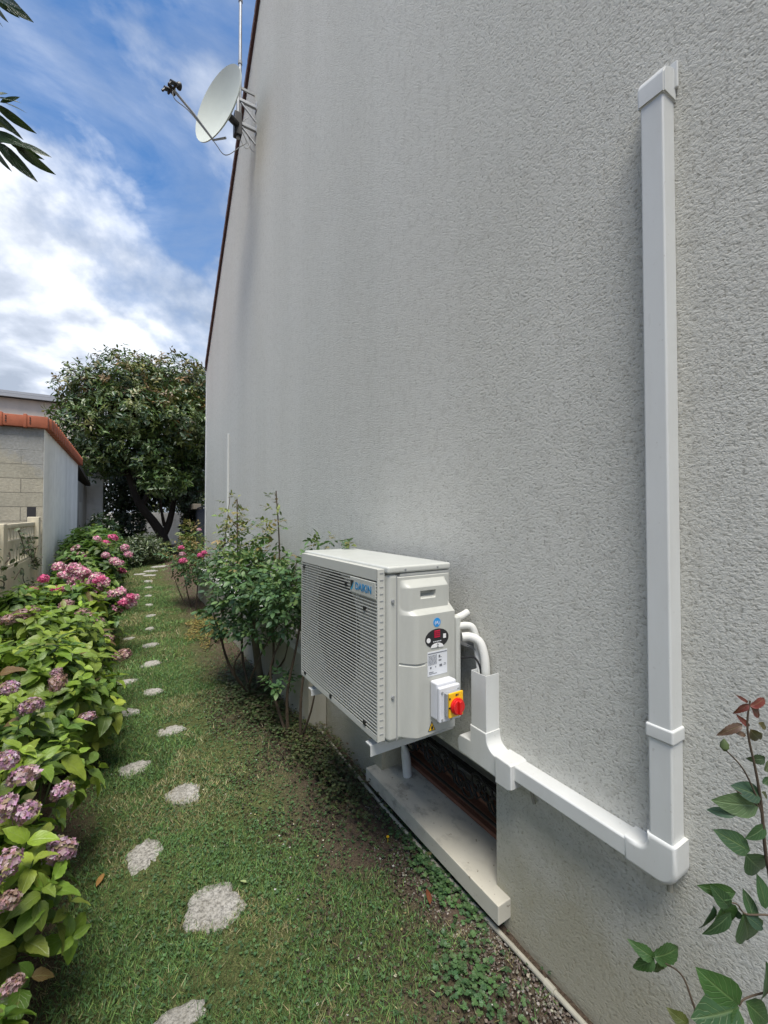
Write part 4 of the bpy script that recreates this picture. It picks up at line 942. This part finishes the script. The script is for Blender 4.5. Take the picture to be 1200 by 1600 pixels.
hydrangea('large leafy yellow green hydrangea with few brown flower heads, second from the camera', (-.5, 3.8, 0),
    [(-.49, 3.35, .52, .43, .50, .40), (-.52, 4.05, .58, .45, .55, .42), (-.32, 3.7, .3, .36, .5, .26)], 320, .13, HCOL,
    B([(18, 968, 3.0, 1.25, 'dry'), (36, 962, 3.1, 1.2, 'dry'), (48, 955, 3.2, 1.1, 'dry'), (192, 1023, 3.6, 1.15, 'dry'), (128, 958, 3.7, 1.1, 'dry'), (104, 945, 3.75, 1.1, 'dry'), (150, 972, 3.7, 1.1, 'dry'), (138, 964, 3.65, 1.1, 'dry'), (168, 998, 3.7, .9, 'dry')]), .02)
pk = []
for (px, py) in ((92, 886), (115, 887), (127, 893), (103, 897), (134, 897), (152, 902), (120, 903), (143, 910), (160, 909), (126, 915), (150, 921), (108, 918), (172, 930), (188, 925), (193, 940), (208, 935), (135, 930), (205, 945), (146, 938), (116, 908), (182, 950)): pk.append((px, py, 4.85, 1.32, 'pink'))
for (px, py) in ((68, 905), (88, 921), (49, 924), (155, 906)): pk.append((px, py, 4.6, 1.2, 'hot'))
for (px, py) in ((192, 942), (204, 932)): pk.append((px, py, 4.75, .9, 'hot'))
hydrangea('hydrangea crowded with bright pink flower heads, beside the white shed wall', (-.5, 6.1, 0),
    [(-.45, 5.75, .48, .45, .55, .46), (-.50, 6.5, .56, .46, .55, .46), (-.85, 5.4, .62, .25, .45, .36)], 400, .14, HDK+HCOL[:2], B(pk), .02)
pk = [(*p, 6.5, 1.3, 'pink') for p in ((110, 872), (125, 868), (178, 876), (186, 880), (195, 856), (152, 842), (118, 857), (200, 866), (165, 868))]+[(*p, 6.8, 1.3, 'hot') for p in ((177, 840), (166, 849), (190, 892), (110, 873))]+[(126, 832, 8.2, 1.5, 'dry'), (160, 891, 7.3, 1.3, 'mauve')]
hydrangea('farthest hydrangea, deep green with scattered pink blooms, at the end of the shed', (-.5, 9.3, 0),
    [(-.48, 8.3, .72, .50, .65, .60), (-.50, 9.4, .85, .55, .8, .62), (-.50, 10.5, .82, .52, .7, .6)], 560, .15, HDK, B(pk), .02)

# ------------------------------------------------------------------ roses
LR = leaf_template(6, .60, .18, .22, .8, .02)
LRS = leaf_template(14, .62, .24, .40, .8, .09, .06)
def compound(P, dirs, up, size, cols, n5=5):
    """pinnate rose leaves: one end leaflet and two pairs"""
    n = len(P); parts = []; d = unit(dirs); x = unit(np.cross(d, up)); c0 = jit(cols, n, .2)
    for (t, sd_, sc_) in ((1.0, 0, 1.0), (.62, 1, .85), (.62, -1, .85), (.25, 1, .65), (.25, -1, .65))[:n5]:
        Q = P+d*(size*1.35*t)[:, None]; dv = d*(1 if sd_ == 0 else .45)+x*sd_*.9+rng.normal(0, .12, (n, 3)); parts.append(instance(LR, Q, frames(dv, up+rng.normal(0, .25, (n, 3))), size*sc_*rng.uniform(.85, 1.1, n), c0*rng.uniform(.85, 1.15, (n, 1))))
    return merge(parts)
RC = [(.065, .145, .05), (.095, .185, .055), (.05, .115, .045), (.12, .20, .06)]
RY = [(.20, .23, .055), (.24, .18, .06), (.15, .21, .055)]
RR = [(.12, .035, .03), (.16, .05, .035)]
def rose(lab, base, canes, size, blobs, nleaf, ycol=.08, blooms=(), stake=None, extra=None, group='rose bushes along the house wall', name='rose_bush', stemmat=None, n5=5):
    t = thing(name, lab, 'rose bush', (base[0], base[1], ground_z(base[1])), group); bs = np.array(BASE[t.name]); b = MB()
    for pts, r0 in canes: q_ = bend(pts, 5); b.tube(q_, [r0*(1-.65*i/len(q_)) for i in range(len(q_))], 7)
    build_each(b, 'cane', stemmat or M_STEMB, t); parts = []
    vol = np.array([l[3]*l[4]*l[5] for l in blobs])**.67; k = rng.choice(len(blobs), nleaf, p=vol/vol.sum()); Lb = np.array(blobs)[k]
    d = unit(rng.normal(0, 1, (nleaf, 3))); P = Lb[:, :3]+d*Lb[:, 3:6]*(rng.uniform(.25, 1.05, nleaf)**.6)[:, None]; P[:, 0] = np.minimum(P[:, 0], D-.03)
    cols = jit(RC, nleaf, .2); dirs = unit(d*np.array([1, 1, .4])+rng.normal(0, .4, (nleaf, 3))+np.array([0, 0, -.1])); up = unit(np.array([[0, 0, 1.]])+rng.normal(0, .35, (nleaf, 3)))
    ny = int(nleaf*ycol); hi = np.argsort(-P[:, 2]+rng.normal(0, .12, nleaf))
    mk = np.zeros(nleaf, bool); mk[hi[:ny]] = True; s_ = size*rng.uniform(.7, 1.2, nleaf)
    parts.append(compound(P[~mk], dirs[~mk], up[~mk], s_[~mk], RC, n5))
    if ny: parts.append(compound(P[mk], dirs[mk], up[mk], s_[mk]*.8, RY, n5))
    if extra is not None: parts.append(extra)
    V, F, T, U = merge(parts); link_mesh('foliage', np_mesh('foliage', V-bs, F, T, U), M_LEAF_R, t)
    for (x, y, z, s2, kd) in blooms: o = link_mesh('flower', BM[kd][0], None, t, (x, y, z)); o.scale = (s2,)*3
    return t
gx = lambda y: ground_z(y)
rose('large rose bush with yellowing upright tips, growing left of the outdoor unit', (1.05, 4.0, 0),
     [([(1.02, 4.0, .0), (.86, 4.15, .25), (.78, 4.2, .60), (.84, 4.2, 1.05)], .016), ([(1.02, 4.0, 0), (.98, 4.2, .3), (1.0, 4.35, .8), (.95, 4.3, 1.25), (.95, 4.35, 1.85)], .014), ([(1.06, 3.98, 0), (1.15, 3.8, .35), (1.12, 3.7, .8), (1.16, 3.65, 1.3), (1.13, 3.66, 1.90)], .013),
      ([(.95, 3.9, .1), (.8, 3.75, .4), (.95, 3.6, .75), (1.0, 3.7, 1.1)], .010), ([(1.05, 3.95, .1), (1.2, 3.6, .45), (1.15, 3.4, .9), (1.2, 3.3, 1.35)], .010), ([(.78, 4.2, .5), (.72, 4.35, .9), (.85, 4.5, 1.35), (.93, 4.6, 1.86)], .008), ([(1.0, 4.0, .05), (.93, 3.7, .28), (.98, 3.45, .62), (1.1, 3.3, .9)], .011)],
     .060, [(.93, 4.1, 1.02, .26, .40, .28), (.98, 3.75, 1.12, .26, .45, .28), (1.10, 3.45, 1.05, .20, .35, .24), (.92, 4.45, 1.35, .10, .16, .26), (1.08, 4.1, 1.45, .10, .22, .26), (1.13, 3.7, 1.62, .07, .09, .28), (.80, 4.2, .72, .16, .25, .18), (1.0, 3.7, .75, .18, .3, .12), (.93, 4.6, 1.66, .07, .08, .22), (.95, 4.35, 1.66, .06, .08, .24), (1.0, 4.3, 1.15, .20, .3, .25)], 1350, .15)
rose('smaller bare stemmed rose right beside the far end of the unit', (1.08, 3.05, 0),
     [([(1.06, 3.1, 0), (1.05, 3.1, .35), (1.10, 3.05, .7), (1.15, 3.0, 1.1), (1.15, 2.95, 1.35)], .013), ([(1.10, 2.95, 0), (1.09, 2.92, .35), (1.12, 2.9, .75), (1.1, 2.85, 1.2)], .012), ([(1.05, 3.15, .05), (.98, 3.3, .45), (1.06, 3.2, .8), (1.12, 3.1, 1.2)], .011), ([(1.1, 3.0, 0), (1.14, 2.85, .3), (1.18, 2.8, .62)], .010)],
     .050, [(1.12, 2.95, 1.22, .16, .28, .20), (1.08, 3.2, .95, .14, .22, .18), (1.16, 2.6, 1.50, .06, .30, .03), (1.02, 3.2, .42, .08, .12, .06), (1.0, 3.05, 1.12, .12, .2, .16)], 420, .05)
st = MB(); x, y, z = on_ground(410, 1075); st.tube([(x, y, z-.1), (x-.06, y+.10, z+.55), (x-.11, y+.2, z+1.15)], [.036, .034, .032], 10)
tag(st.build('wooden_stake', M_STAKE), 'thick grey brown wooden stake leaning inside the large rose bush', 'stake')
pr_ = [(*at(286, 877, 6.7), 1.0, 'hot'), (*at(283, 856, 6.8), .75, 'hot'), (*at(285, 866, 6.8), .8, 'pink'), (*at(314, 868, 6.3), .85, 'hot'), (*at(319, 864, 6.3), .7, 'hot'), (*at(311, 828, 7.2), .6, 'pink')]
rose('distant pale leaved rose with bright pink roses at the house corner', (1.0, 7.9, 0),
     [([(1.0, 7.9, 0), (.9, 8.0, .5), (.85, 8.1, 1.0)], .012), ([(1.02, 7.7, 0), (1.05, 7.7, .5), (1.05, 7.6, 1.1)], .012), ([(.95, 8.0, 0), (.8, 8.1, .4), (.68, 8.2, .8)], .010)],
     .065, [(.78, 8.1, 1.0, .25, .3, .30), (1.0, 7.8, .95, .22, .5, .42), (1.0, 8.2, 1.3, .16, .3, .3), (1.08, 6.9, .95, .10, .3, .3)], 620, .45, pr_)
# ochre low shrub
t = thing('ochre_ground_shrub', 'low golden brown feathery shrub on the lawn before the pink roses', 'shrub', (1.0, 6.4, ground_z(6.4)))
bs = np.array(BASE[t.name]); n = 4200; u = rng.uniform(0, 1, n); a = rng.uniform(0, 6.283, n); rr = np.sqrt(rng.uniform(0, 1, n))*(.75+.45*np.sin(a*3+1)*np.sin(a*5))**1.0
x = .98+.27*rr*np.cos(a); y = 6.3+.95*rr*np.sin(a); z = gz(y)+.01+.11*(1-rr**2)*(.55+.45*rng.uniform(0, 1, n))*(1+.5*(fb(x, y, 6)-.5)); LS = leaf_template(2, .35, .2, .3)
V, F, T, U = instance(LS, np.stack([x, y, z], 1), frames(np.stack([np.cos(a), np.sin(a), rng.uniform(-.2, .8, n)], 1), rng.normal(0, 1, (n, 3))+np.array([0, 0, 1.])), .035*rng.uniform(.5, 1.3, n), jit([(.32, .26, .08), (.24, .24, .08), (.36, .28, .09), (.14, .18, .06), (.24, .17, .07)], n, .3))
link_mesh('foliage', np_mesh('foliage', V-bs, F, T, U), M_GRASS, t)
# near rose at the lower right corner
def hand_leaf(px, py, tx, ty, dep, col, wide=.6, tiltn=(0, -.3, 1), T=LRS, ddep=0.0):
    """one leaflet from base pixel to tip pixel of the photograph at a chosen depth"""
    a, c = Vector(at(px, py, dep)), Vector(at(tx, ty, dep+ddep)); d = c-a; ln = d.length
    return instance(T, np.array([a]), frames(np.array([d]), np.array([tiltn], float)), np.array([[ln*wide/.6, ln, ln]]), np.array([col], float))
G1, G2, G3, PG, RD_, RB = (.035, .085, .03), (.045, .11, .028), (.03, .07, .04), (.10, .16, .07), (.13, .022, .02), (.09, .045, .03)
back = tuple(-cF)
def near_rose():
    t = thing('rose_bush', 'young rose with red tipped shoots and large leaves at the lower right corner', 'rose bush', (1.05, .28, 0), 'rose bushes along the house wall'); dp = .82; parts = []; bs = np.array(BASE[t.name])
    def nrm(a=0, b_=0, c=.3): v = (-cF)*1.0+Vector((0, 0, c))+cR*a+cU*b_; return tuple(v)
    L_ = [(1187, 1258, 1122, 1258, PG, .62), (1150, 1275, 1103, 1262, G3, .45), (1172, 1330, 1124, 1300, G1, .62), (1190, 1245, 1150, 1228, G3, .7), (1165, 1335, 1205, 1375, G1, .62), (1196, 1290, 1172, 1315, G1, .6),
          (1150, 1395, 1097, 1392, G2, .5), (1140, 1418, 1118, 1392, G1, .6), (1132, 1408, 1133, 1476, G2, .8), (1115, 1415, 1103, 1462, G3, .5), (1142, 1425, 1108, 1470, G1, .45),
          (1178, 1440, 1168, 1390, G1, .7), (1165, 1430, 1200, 1455, G3, .55), (1160, 1428, 1185, 1490, G2, .65), (1196, 1420, 1192, 1372, G1, .6), (1160, 1430, 1140, 1425, G3, .6),
          (1155, 1570, 1100, 1530, G2, .75), (1155, 1575, 1095, 1600, G1, .8), (1155, 1578, 1150, 1620, G2, .7), (1165, 1565, 1215, 1610, G2, .6), (1190, 1560, 1215, 1520, G1, .6)]
    for (a, b_, c, d_, col, wd_) in L_: parts.append(hand_leaf(a, b_, c, d_, dp, np.array(col)*rng.uniform(.85, 1.2), wd_, nrm(rng.uniform(-.5, .5), rng.uniform(-.3, .5)), LR, rng.uniform(-.03, .03)))
    for (a, b_, c, d_) in ((1022, 1497, 990, 1478), (1022, 1497, 992, 1520), (1020, 1495, 1072, 1490), (1028, 1500, 1030, 1532)): parts.append(hand_leaf(a, b_, c, d_, .95, np.array(G2), .55, nrm(rng.uniform(-.4, .4), .2)))
    parts.append(hand_leaf(1075, 1600, 1050, 1585, .9, np.array((.12, .14, .03)), .7, nrm()))
    for (a, b_, c, d_, col, wd_) in ((1170, 1100, 1150, 1116, RD_, .4), (1172, 1104, 1205, 1092, RD_, .4), (1172, 1104, 1198, 1124, RD_, .5), (1168, 1098, 1155, 1087, RD_, .35), (1160, 1132, 1125, 1148, RB, .35), (1170, 1135, 1155, 1120, RD_, .4), (1172, 1140, 1195, 1165, (.09, .06, .03), .6), (1185, 1130, 1205, 1140, (.10, .08, .03), .5),
                                  (1196, 1185, 1173, 1190, (.05, .08, .04), .7), (1195, 1205, 1210, 1190, (.07, .09, .04), .6), (1165, 1150, 1150, 1142, RB, .5), (1192, 1225, 1208, 1215, G1, .6), (1190, 1238, 1206, 1248, (.10, .11, .05), .5)):
        parts.append(hand_leaf(a, b_, c, d_, dp, np.array(col)*rng.uniform(.85, 1.2), wd_, nrm(rng.uniform(-.6, .6), rng.uniform(-.3, .5))))
    V, F, T, U = merge(parts); link_mesh('foliage', np_mesh('foliage', V-bs, F, T, U), M_LEAF_R, t)
    b = MB(); A = lambda px, py, d_=dp: at(px, py, d_)
    for pts, r0, r1 in (([A(1172, 1095), A(1168, 1140), A(1182, 1210), A(1190, 1262), A(1196, 1330), A(1210, 1430), (1.03, .28, .55), (1.05, .28, 0)], .0015, .0042), ([A(1134, 1172), A(1160, 1200), A(1180, 1240), A(1190, 1270)], .0012, .002),
                        ([A(1124, 1410), A(1150, 1412), A(1165, 1428), A(1200, 1430), A(1215, 1440)], .0012, .002), ([A(1022, 1497, .95), A(1062, 1520, .94), A(1080, 1560, .92), A(1095, 1620, .90), (1.02, .36, .3), (1.05, .28, 0)], .0012, .004),
                        ([A(1155, 1572), A(1165, 1560), A(1200, 1550), A(1215, 1552)], .0014, .002), ([A(1150, 1235), A(1165, 1245), A(1188, 1262)], .001, .0016)):
        q_ = bend(pts, 6); b.tube(q_, [r0+(r1-r0)*i/len(q_) for i in range(len(q_))], 7)
    build_each(b, 'cane', M_STEMB, t)
    c0 = Vector(A(1132, 1168)); b = MB(); b.tube([c0+Vector((.001, 0, -.006)), c0, c0+Vector((0, 0, .008)), c0+Vector((-.001, 0, .017))], [.003, .0075, .007, .001], 10); b.build('flower_bud', M_STEMG, t)
near_rose()

# ------------------------------------------------------------------ trees
LT = leaf_template(3, .40, .30, .25)
def tree_crown(lobes, ncl, size, cols, per=8, T=LT, top=None, up=.35):
    vol = np.array([l[3]*l[5]+l[4]*l[5]+l[3]*l[4] for l in lobes]); k = rng.choice(len(lobes), ncl, p=vol/vol.sum()); Lb = np.array(lobes)[k]
    d = unit(rng.normal(0, 1, (ncl, 3))); rr = np.where(rng.uniform(0, 1, ncl) < .7, rng.uniform(.85, 1.12, ncl), rng.uniform(.4, .9, ncl)); P = Lb[:, :3]+d*Lb[:, 3:6]*rr[:, None]+rng.normal(0, .05, (ncl, 3))
    ax = unit(d*(1-up)+np.array([0, 0, up])+rng.normal(0, .3, (ncl, 3))); side = unit(np.cross(ax, rng.normal(0, 1, (ncl, 3)))); s2 = np.cross(ax, side); base = jit(cols, ncl, .3); parts = []
    if top is not None:
        zmax = P[:, 2].max(); m_ = rng.uniform(0, 1, ncl) < np.clip((P[:, 2]-zmax*.55)/(zmax*.45), 0, 1)*.55; base[m_] = jit(top, int(m_.sum()), .3)
    for j in range(per):
        a = j*2.4+rng.uniform(0, .6, ncl); el = rng.uniform(-.1, .9, ncl)
        dv = (np.cos(a)[:, None]*side+np.sin(a)[:, None]*s2)+ax*el[:, None]; s_ = size*rng.uniform(.65, 1.25, ncl)
        parts.append(instance(T, P-ax*(.04*j/per)+rng.normal(0, size*.32, (ncl, 3)), frames(dv, ax+rng.normal(0, .3, (ncl, 3))), s_, base*rng.uniform(.75, 1.25, (ncl, 1))))
    return merge(parts), P
def tree(name, lab, cat, base, limbs, lobes, ncl, size, cols, per=8, top=None, group=None, twigs=60, up=.35):
    t = thing(name, lab, cat, base, group); bs = np.array(base, float); b = MB()
    for pts, r0, r1 in limbs: q_ = bend(pts, 6); b.tube(q_, [r0+(r1-r0)*i/len(q_) for i in range(len(q_))], 10)
    (V, F, T, U), P = tree_crown(lobes, ncl, size, cols, per, top=top, up=up); ends = [Vector(l[0][-1]) for l in limbs]
    for i in rng.choice(len(P), min(twigs, len(P)), replace=False):
        p = Vector(P[i]); e = min(ends, key=lambda v: (v-p).length); b.tube([e, e.lerp(p, .5)+Vector((0, 0, -.1)), p], [.035, .02, .008], 5, False)
    b.build('trunk', M_BARK, t); link_mesh('crown', np_mesh('crown', V-bs, F, T, U), M_LEAF_T, t); return t
TB = (1.28, 17.0, .30)
MG = [(.055, .10, .032), (.075, .13, .036), (.04, .08, .032), (.10, .155, .042), (.14, .19, .05)]
MTOP = [(.20, .18, .05), (.22, .14, .055), (.15, .17, .04), (.17, .12, .05)]
lob = [(-1.15, 16.6, 5.7, .75, .9, .75), (-1.0, 16.4, 4.55, 1.0, 1.1, .80), (.1, 16.6, 6.1, 1.15, 1.2, .95), (.2, 15.9, 5.0, 1.1, 1.1, .85), (1.4, 16.8, 6.3, 1.3, 1.2, 1.0), (1.5, 16.0, 5.0, 1.2, 1.1, .9), (2.6, 17, 6.0, 1.3, 1.2, 1.0), (2.6, 16.6, 4.5, 1.2, 1.1, 1.0),
       (-.7, 16.7, 3.6, .95, 1.0, .62), (.5, 16.2, 3.75, 1.0, 1.0, .62), (1.1, 15.7, 2.75, .72, .6, .42), (2.4, 17.2, 3.2, 1.0, 1.0, .7), (.9, 17.3, 5.0, 2.2, 1.2, 1.8)]
tree('magnolia_tree', 'large dark leaved magnolia tree with bronze tips at the end of the lawn', 'tree', TB,
     [([TB, (1.15, 17, .9), (.85, 17, 1.45), (.4, 16.9, 2.1), (.1, 16.8, 3.0), (-.3, 16.7, 4.2)], .20, .06), ([(1.15, 17, .9), (1.35, 17, 1.4), (1.5, 17, 2.2), (1.6, 16.9, 3.4), (1.7, 16.8, 5)], .13, .05), ([(.5, 16.95, 2.0), (.9, 16.6, 3.2), (.9, 16.5, 4.6)], .09, .04), ([(1.2, 17, 1.3), (1.1, 16.8, 1.8), (1.0, 16.5, 2.5)], .06, .03), ([(.1, 16.8, 3.0), (-.7, 16.6, 3.6), (-1.1, 16.5, 4.6)], .08, .03), ([(1.6, 16.9, 3.2), (2.3, 17, 4.2), (2.7, 17, 5)], .08, .04)],
     lob, 5600, .165, MG, 9, MTOP, twigs=150)
DK = [(.020, .042, .020), (.028, .055, .024), (.018, .036, .018)]
tree('evergreen_tree', 'dense dark evergreen behind the magnolia, left of its trunk', 'tree', (-.15, 19.2, .34), [([(-.15, 19.2, .3), (-.1, 19.2, 1.5), (0, 19.2, 3)], .12, .05)],
     [(-.2, 19.2, 1.35, .85, .7, .95), (-.3, 19.1, 2.9, 1.0, .8, 1.0), (.9, 19.6, 2.95, 1.1, .7, .95), (2.0, 19.8, 3.0, 1.2, .7, .95)], 2200, .17, DK, 7, twigs=40, group='evergreens at the garden end')
tree('evergreen_tree', 'ivy clad dark evergreen between magnolia trunk and metal fence', 'tree', (2.0, 16.8, .30), [([(2.0, 16.8, .3), (1.95, 16.8, 1.5), (2.0, 16.8, 3.2)], .15, .10)],
     [(1.97, 16.8, 1.1, .26, .26, .75), (2.0, 16.8, 2.2, .34, .34, .6)], 420, .12, DK, 6, twigs=20, group='evergreens at the garden end')
tree('background_tree', 'yellow green tree beyond the metal fence', 'tree', (4.5, 23.5, .4), [([(4.5, 23.5, .4), (4.4, 23.5, 2), (4.2, 23.5, 4)], .15, .06)],
     [(3.2, 23, 3.0, 1.2, .8, .9), (2.6, 23.3, 4.2, 1.4, .9, 1.0), (4.0, 23, 2.4, 1.2, .8, .8), (1.6, 22.6, 2.5, 1.2, .6, .75), (2.6, 22.6, 2.3, 1.0, .6, .7)], 1500, .18, [(.07, .10, .03), (.10, .12, .03), (.05, .08, .025)], 6, twigs=30)
def shrub(lab, c, lobes, n, size, cols, grp=None):
    t = tree('shrub', lab, 'shrub', (c[0], c[1], ground_z(c[1])), [([(c[0], c[1], ground_z(c[1])), (c[0]+.05, c[1], ground_z(c[1])+.25), (c[0], c[1], ground_z(c[1])+.5)], .03, .012)], lobes, n, size, cols, 6, twigs=30, group=grp); return t
shrub('grey green rounded shrub at the foot of the magnolia', (.45, 14.2), [(.45, 14.2, .68, .55, .6, .42), (.0, 13.9, .60, .42, .5, .36), (.75, 14.6, .6, .4, .5, .4)], 620, .11, [(.07, .10, .045), (.10, .13, .06), (.055, .08, .035)], 'shrubs before the garden wall')
shrub('dark leafy shrub between the far hydrangea and white pillar', (-.55, 14.0), [(-.55, 14.0, .9, .42, .6, .7), (-.3, 13.2, .62, .35, .5, .42)], 620, .12, DK+[(.04, .08, .03)], 'shrubs before the garden wall')
t_h = tree('hedge', 'dark hedge added behind the pierced concrete fence to darken its openings', 'hedge', (-1.9, 5.0, .06), [([(-1.9, 5.0, .06), (-1.9, 5.0, .5), (-1.9, 5.1, 1.0)], .04, .02)], [(-1.85, 3.6, .8, .42, .9, .72), (-1.85, 5.2, .8, .42, .9, .72), (-1.85, 6.6, .8, .42, .8, .72)], 1100, .09, DK, 6, twigs=30)  # added backing, so the fence openings read dark
# overhanging branch at the top left
LO = leaf_template(6, .22, .2, .12, .4)
def overhang():
    tb = Vector((-1.45, 1.15, 0)); t = thing('laurel_tree', 'tree whose long narrow dark leaves hang in at the top left', 'tree', tuple(tb)); bs = np.array(tb); dp = 1.75; b = MB(); parts = []
    A = lambda px, py, d_=dp: Vector(at(px, py, d_))
    b.tube(bend([tb, tb+Vector((.05, .1, 1.5)), tb+Vector((.2, .35, 3.0)), tb+Vector((.4, .5, 4.2))]), [.07]*8+[.05]*8+[.03]*9, 10)
    tips = [A(-25, 160), A(-20, 205), A(-25, 225), A(-30, 5)]
    for tp in tips: b.tube(bend([tb+Vector((.2, .35, 3.0)), (tb+Vector((.2, .35, 3.0))).lerp(tp, .6)+Vector((0, 0, .12)), tp]), [.014-.0105*i/16 for i in range(17)], 6)
    b.tube([A(-25, 225), A(0, 222), A(28, 220)], [.004, .003, .002], 6); b.tube([A(-20, 160), A(5, 168)], [.004, .002], 6)
    b.build('trunk', M_BARK, t)
    LL = [(-10, 152, 32, 156), (0, 160, 30, 150), (5, 160, 42, 173), (-8, 163, 51, 207), (-15, 172, 34, 215), (-10, 205, 42, 227), (-5, 222, 50, 278), (20, 222, 77, 240), (20, 224, 78, 272), (10, 218, 66, 250), (-15, 225, 12, 266), (5, 225, 18, 258), (-12, 215, 24, 222), (-20, 190, 20, 200), (-5, 148, 12, 143),
          (-8, -5, 44, 25), (-10, 0, 30, 27), (-10, 5, 8, 33), (-15, 12, 3, 44), (0, -8, 28, 8), (-10, -15, 20, 14)]
    for (a, c, e, f_) in LL:
        nn = (-cF)+cR*rng.uniform(-.8, .8)+cU*rng.uniform(-.9, .5); parts.append(hand_leaf(a, c, e, f_, dp+rng.uniform(-.03, .03), np.array((.022, .05, .022))*rng.uniform(.7, 1.4), .62, tuple(nn), LO, rng.uniform(-.05, .05)))
    for tp in tips:                                           # the rest of each spray, outside the frame
        for _ in range(26):
            p = tp+Vector((rng.uniform(-.35, -.04), rng.uniform(-.25, .0), rng.uniform(-.15, .2))); d = Vector((rng.uniform(-1, 1), rng.uniform(-1, 1), rng.uniform(-1, .3)))
            parts.append(instance(LO, np.array([p]), frames(np.array([d]), np.array([[.1, .2, 1.]])), np.array([.15]), np.array([(.025, .055, .024)])))
    cr, P = tree_crown([(-2.6, 1.4, 3.6, 1.0, 1.2, 1.1), (-2.3, -.4, 3.4, .9, 1.0, 1.0), (-2.7, .6, 4.6, .9, 1.0, .8), (-1.2, -1.0, 4.3, .9, .9, .8)], 1100, .15, [(.025, .055, .024), (.04, .08, .03)], 8, T=LO)  # unseen crown lobes, added to block sky light on the near wall
    parts.append(cr); b2 = MB()
    for i in range(0, 1100, 22): p = Vector(P[i]); e = tb+Vector((.2, .35, 3.0)); b2.tube([e, e.lerp(p, .5)+Vector((0, 0, .1)), p], [.02, .012, .005], 5, False)
    b2.build('branches', M_BARK, t)
    V, F, T, U = merge(parts); link_mesh('foliage', np_mesh('foliage', V-bs, F, T, U), M_LEAF_T, t)
overhang()
# climber over the fence
def climber():
    t = thing('climbing_plant', 'thin leafy climber trailing along the top of the concrete fence', 'climber', (-1.03, 5.6, .1)); bs = np.array(BASE[t.name]); b = MB(); P = []
    for k in range(7):
        y0_ = rng.uniform(4.4, 7.2); z0_ = rng.uniform(1.0, 1.6); pts = [Vector((-1.03+rng.uniform(0, .05), y0_+i*.16, z0_+.10*math.sin(i*.9+k)-.02*i)) for i in range(8)]; q_ = bend(pts, 3); q_ = [p for p in q_ if p.y < 7.55]
        if len(q_) > 2: b.tube(q_, .005, 5); P += q_*(2 if k < 4 else 1)
    b.build('stems', M_STEMB, t); P = np.array(P)+rng.normal(0, .03, (len(P), 3)); n = len(P)
    V, F, T, U = instance(LR, P, frames(rng.normal(0, 1, (n, 3)), np.array([[1., -.5, .5]])+rng.normal(0, .5, (n, 3))), .055*rng.uniform(.6, 1.2, n), jit([(.06, .09, .04), (.09, .12, .05), (.04, .06, .03)], n, .3)); link_mesh('foliage', np_mesh('foliage', V-bs, F, T, U), M_LEAF_R, t)
climber()
S.cycles.max_bounces = 8
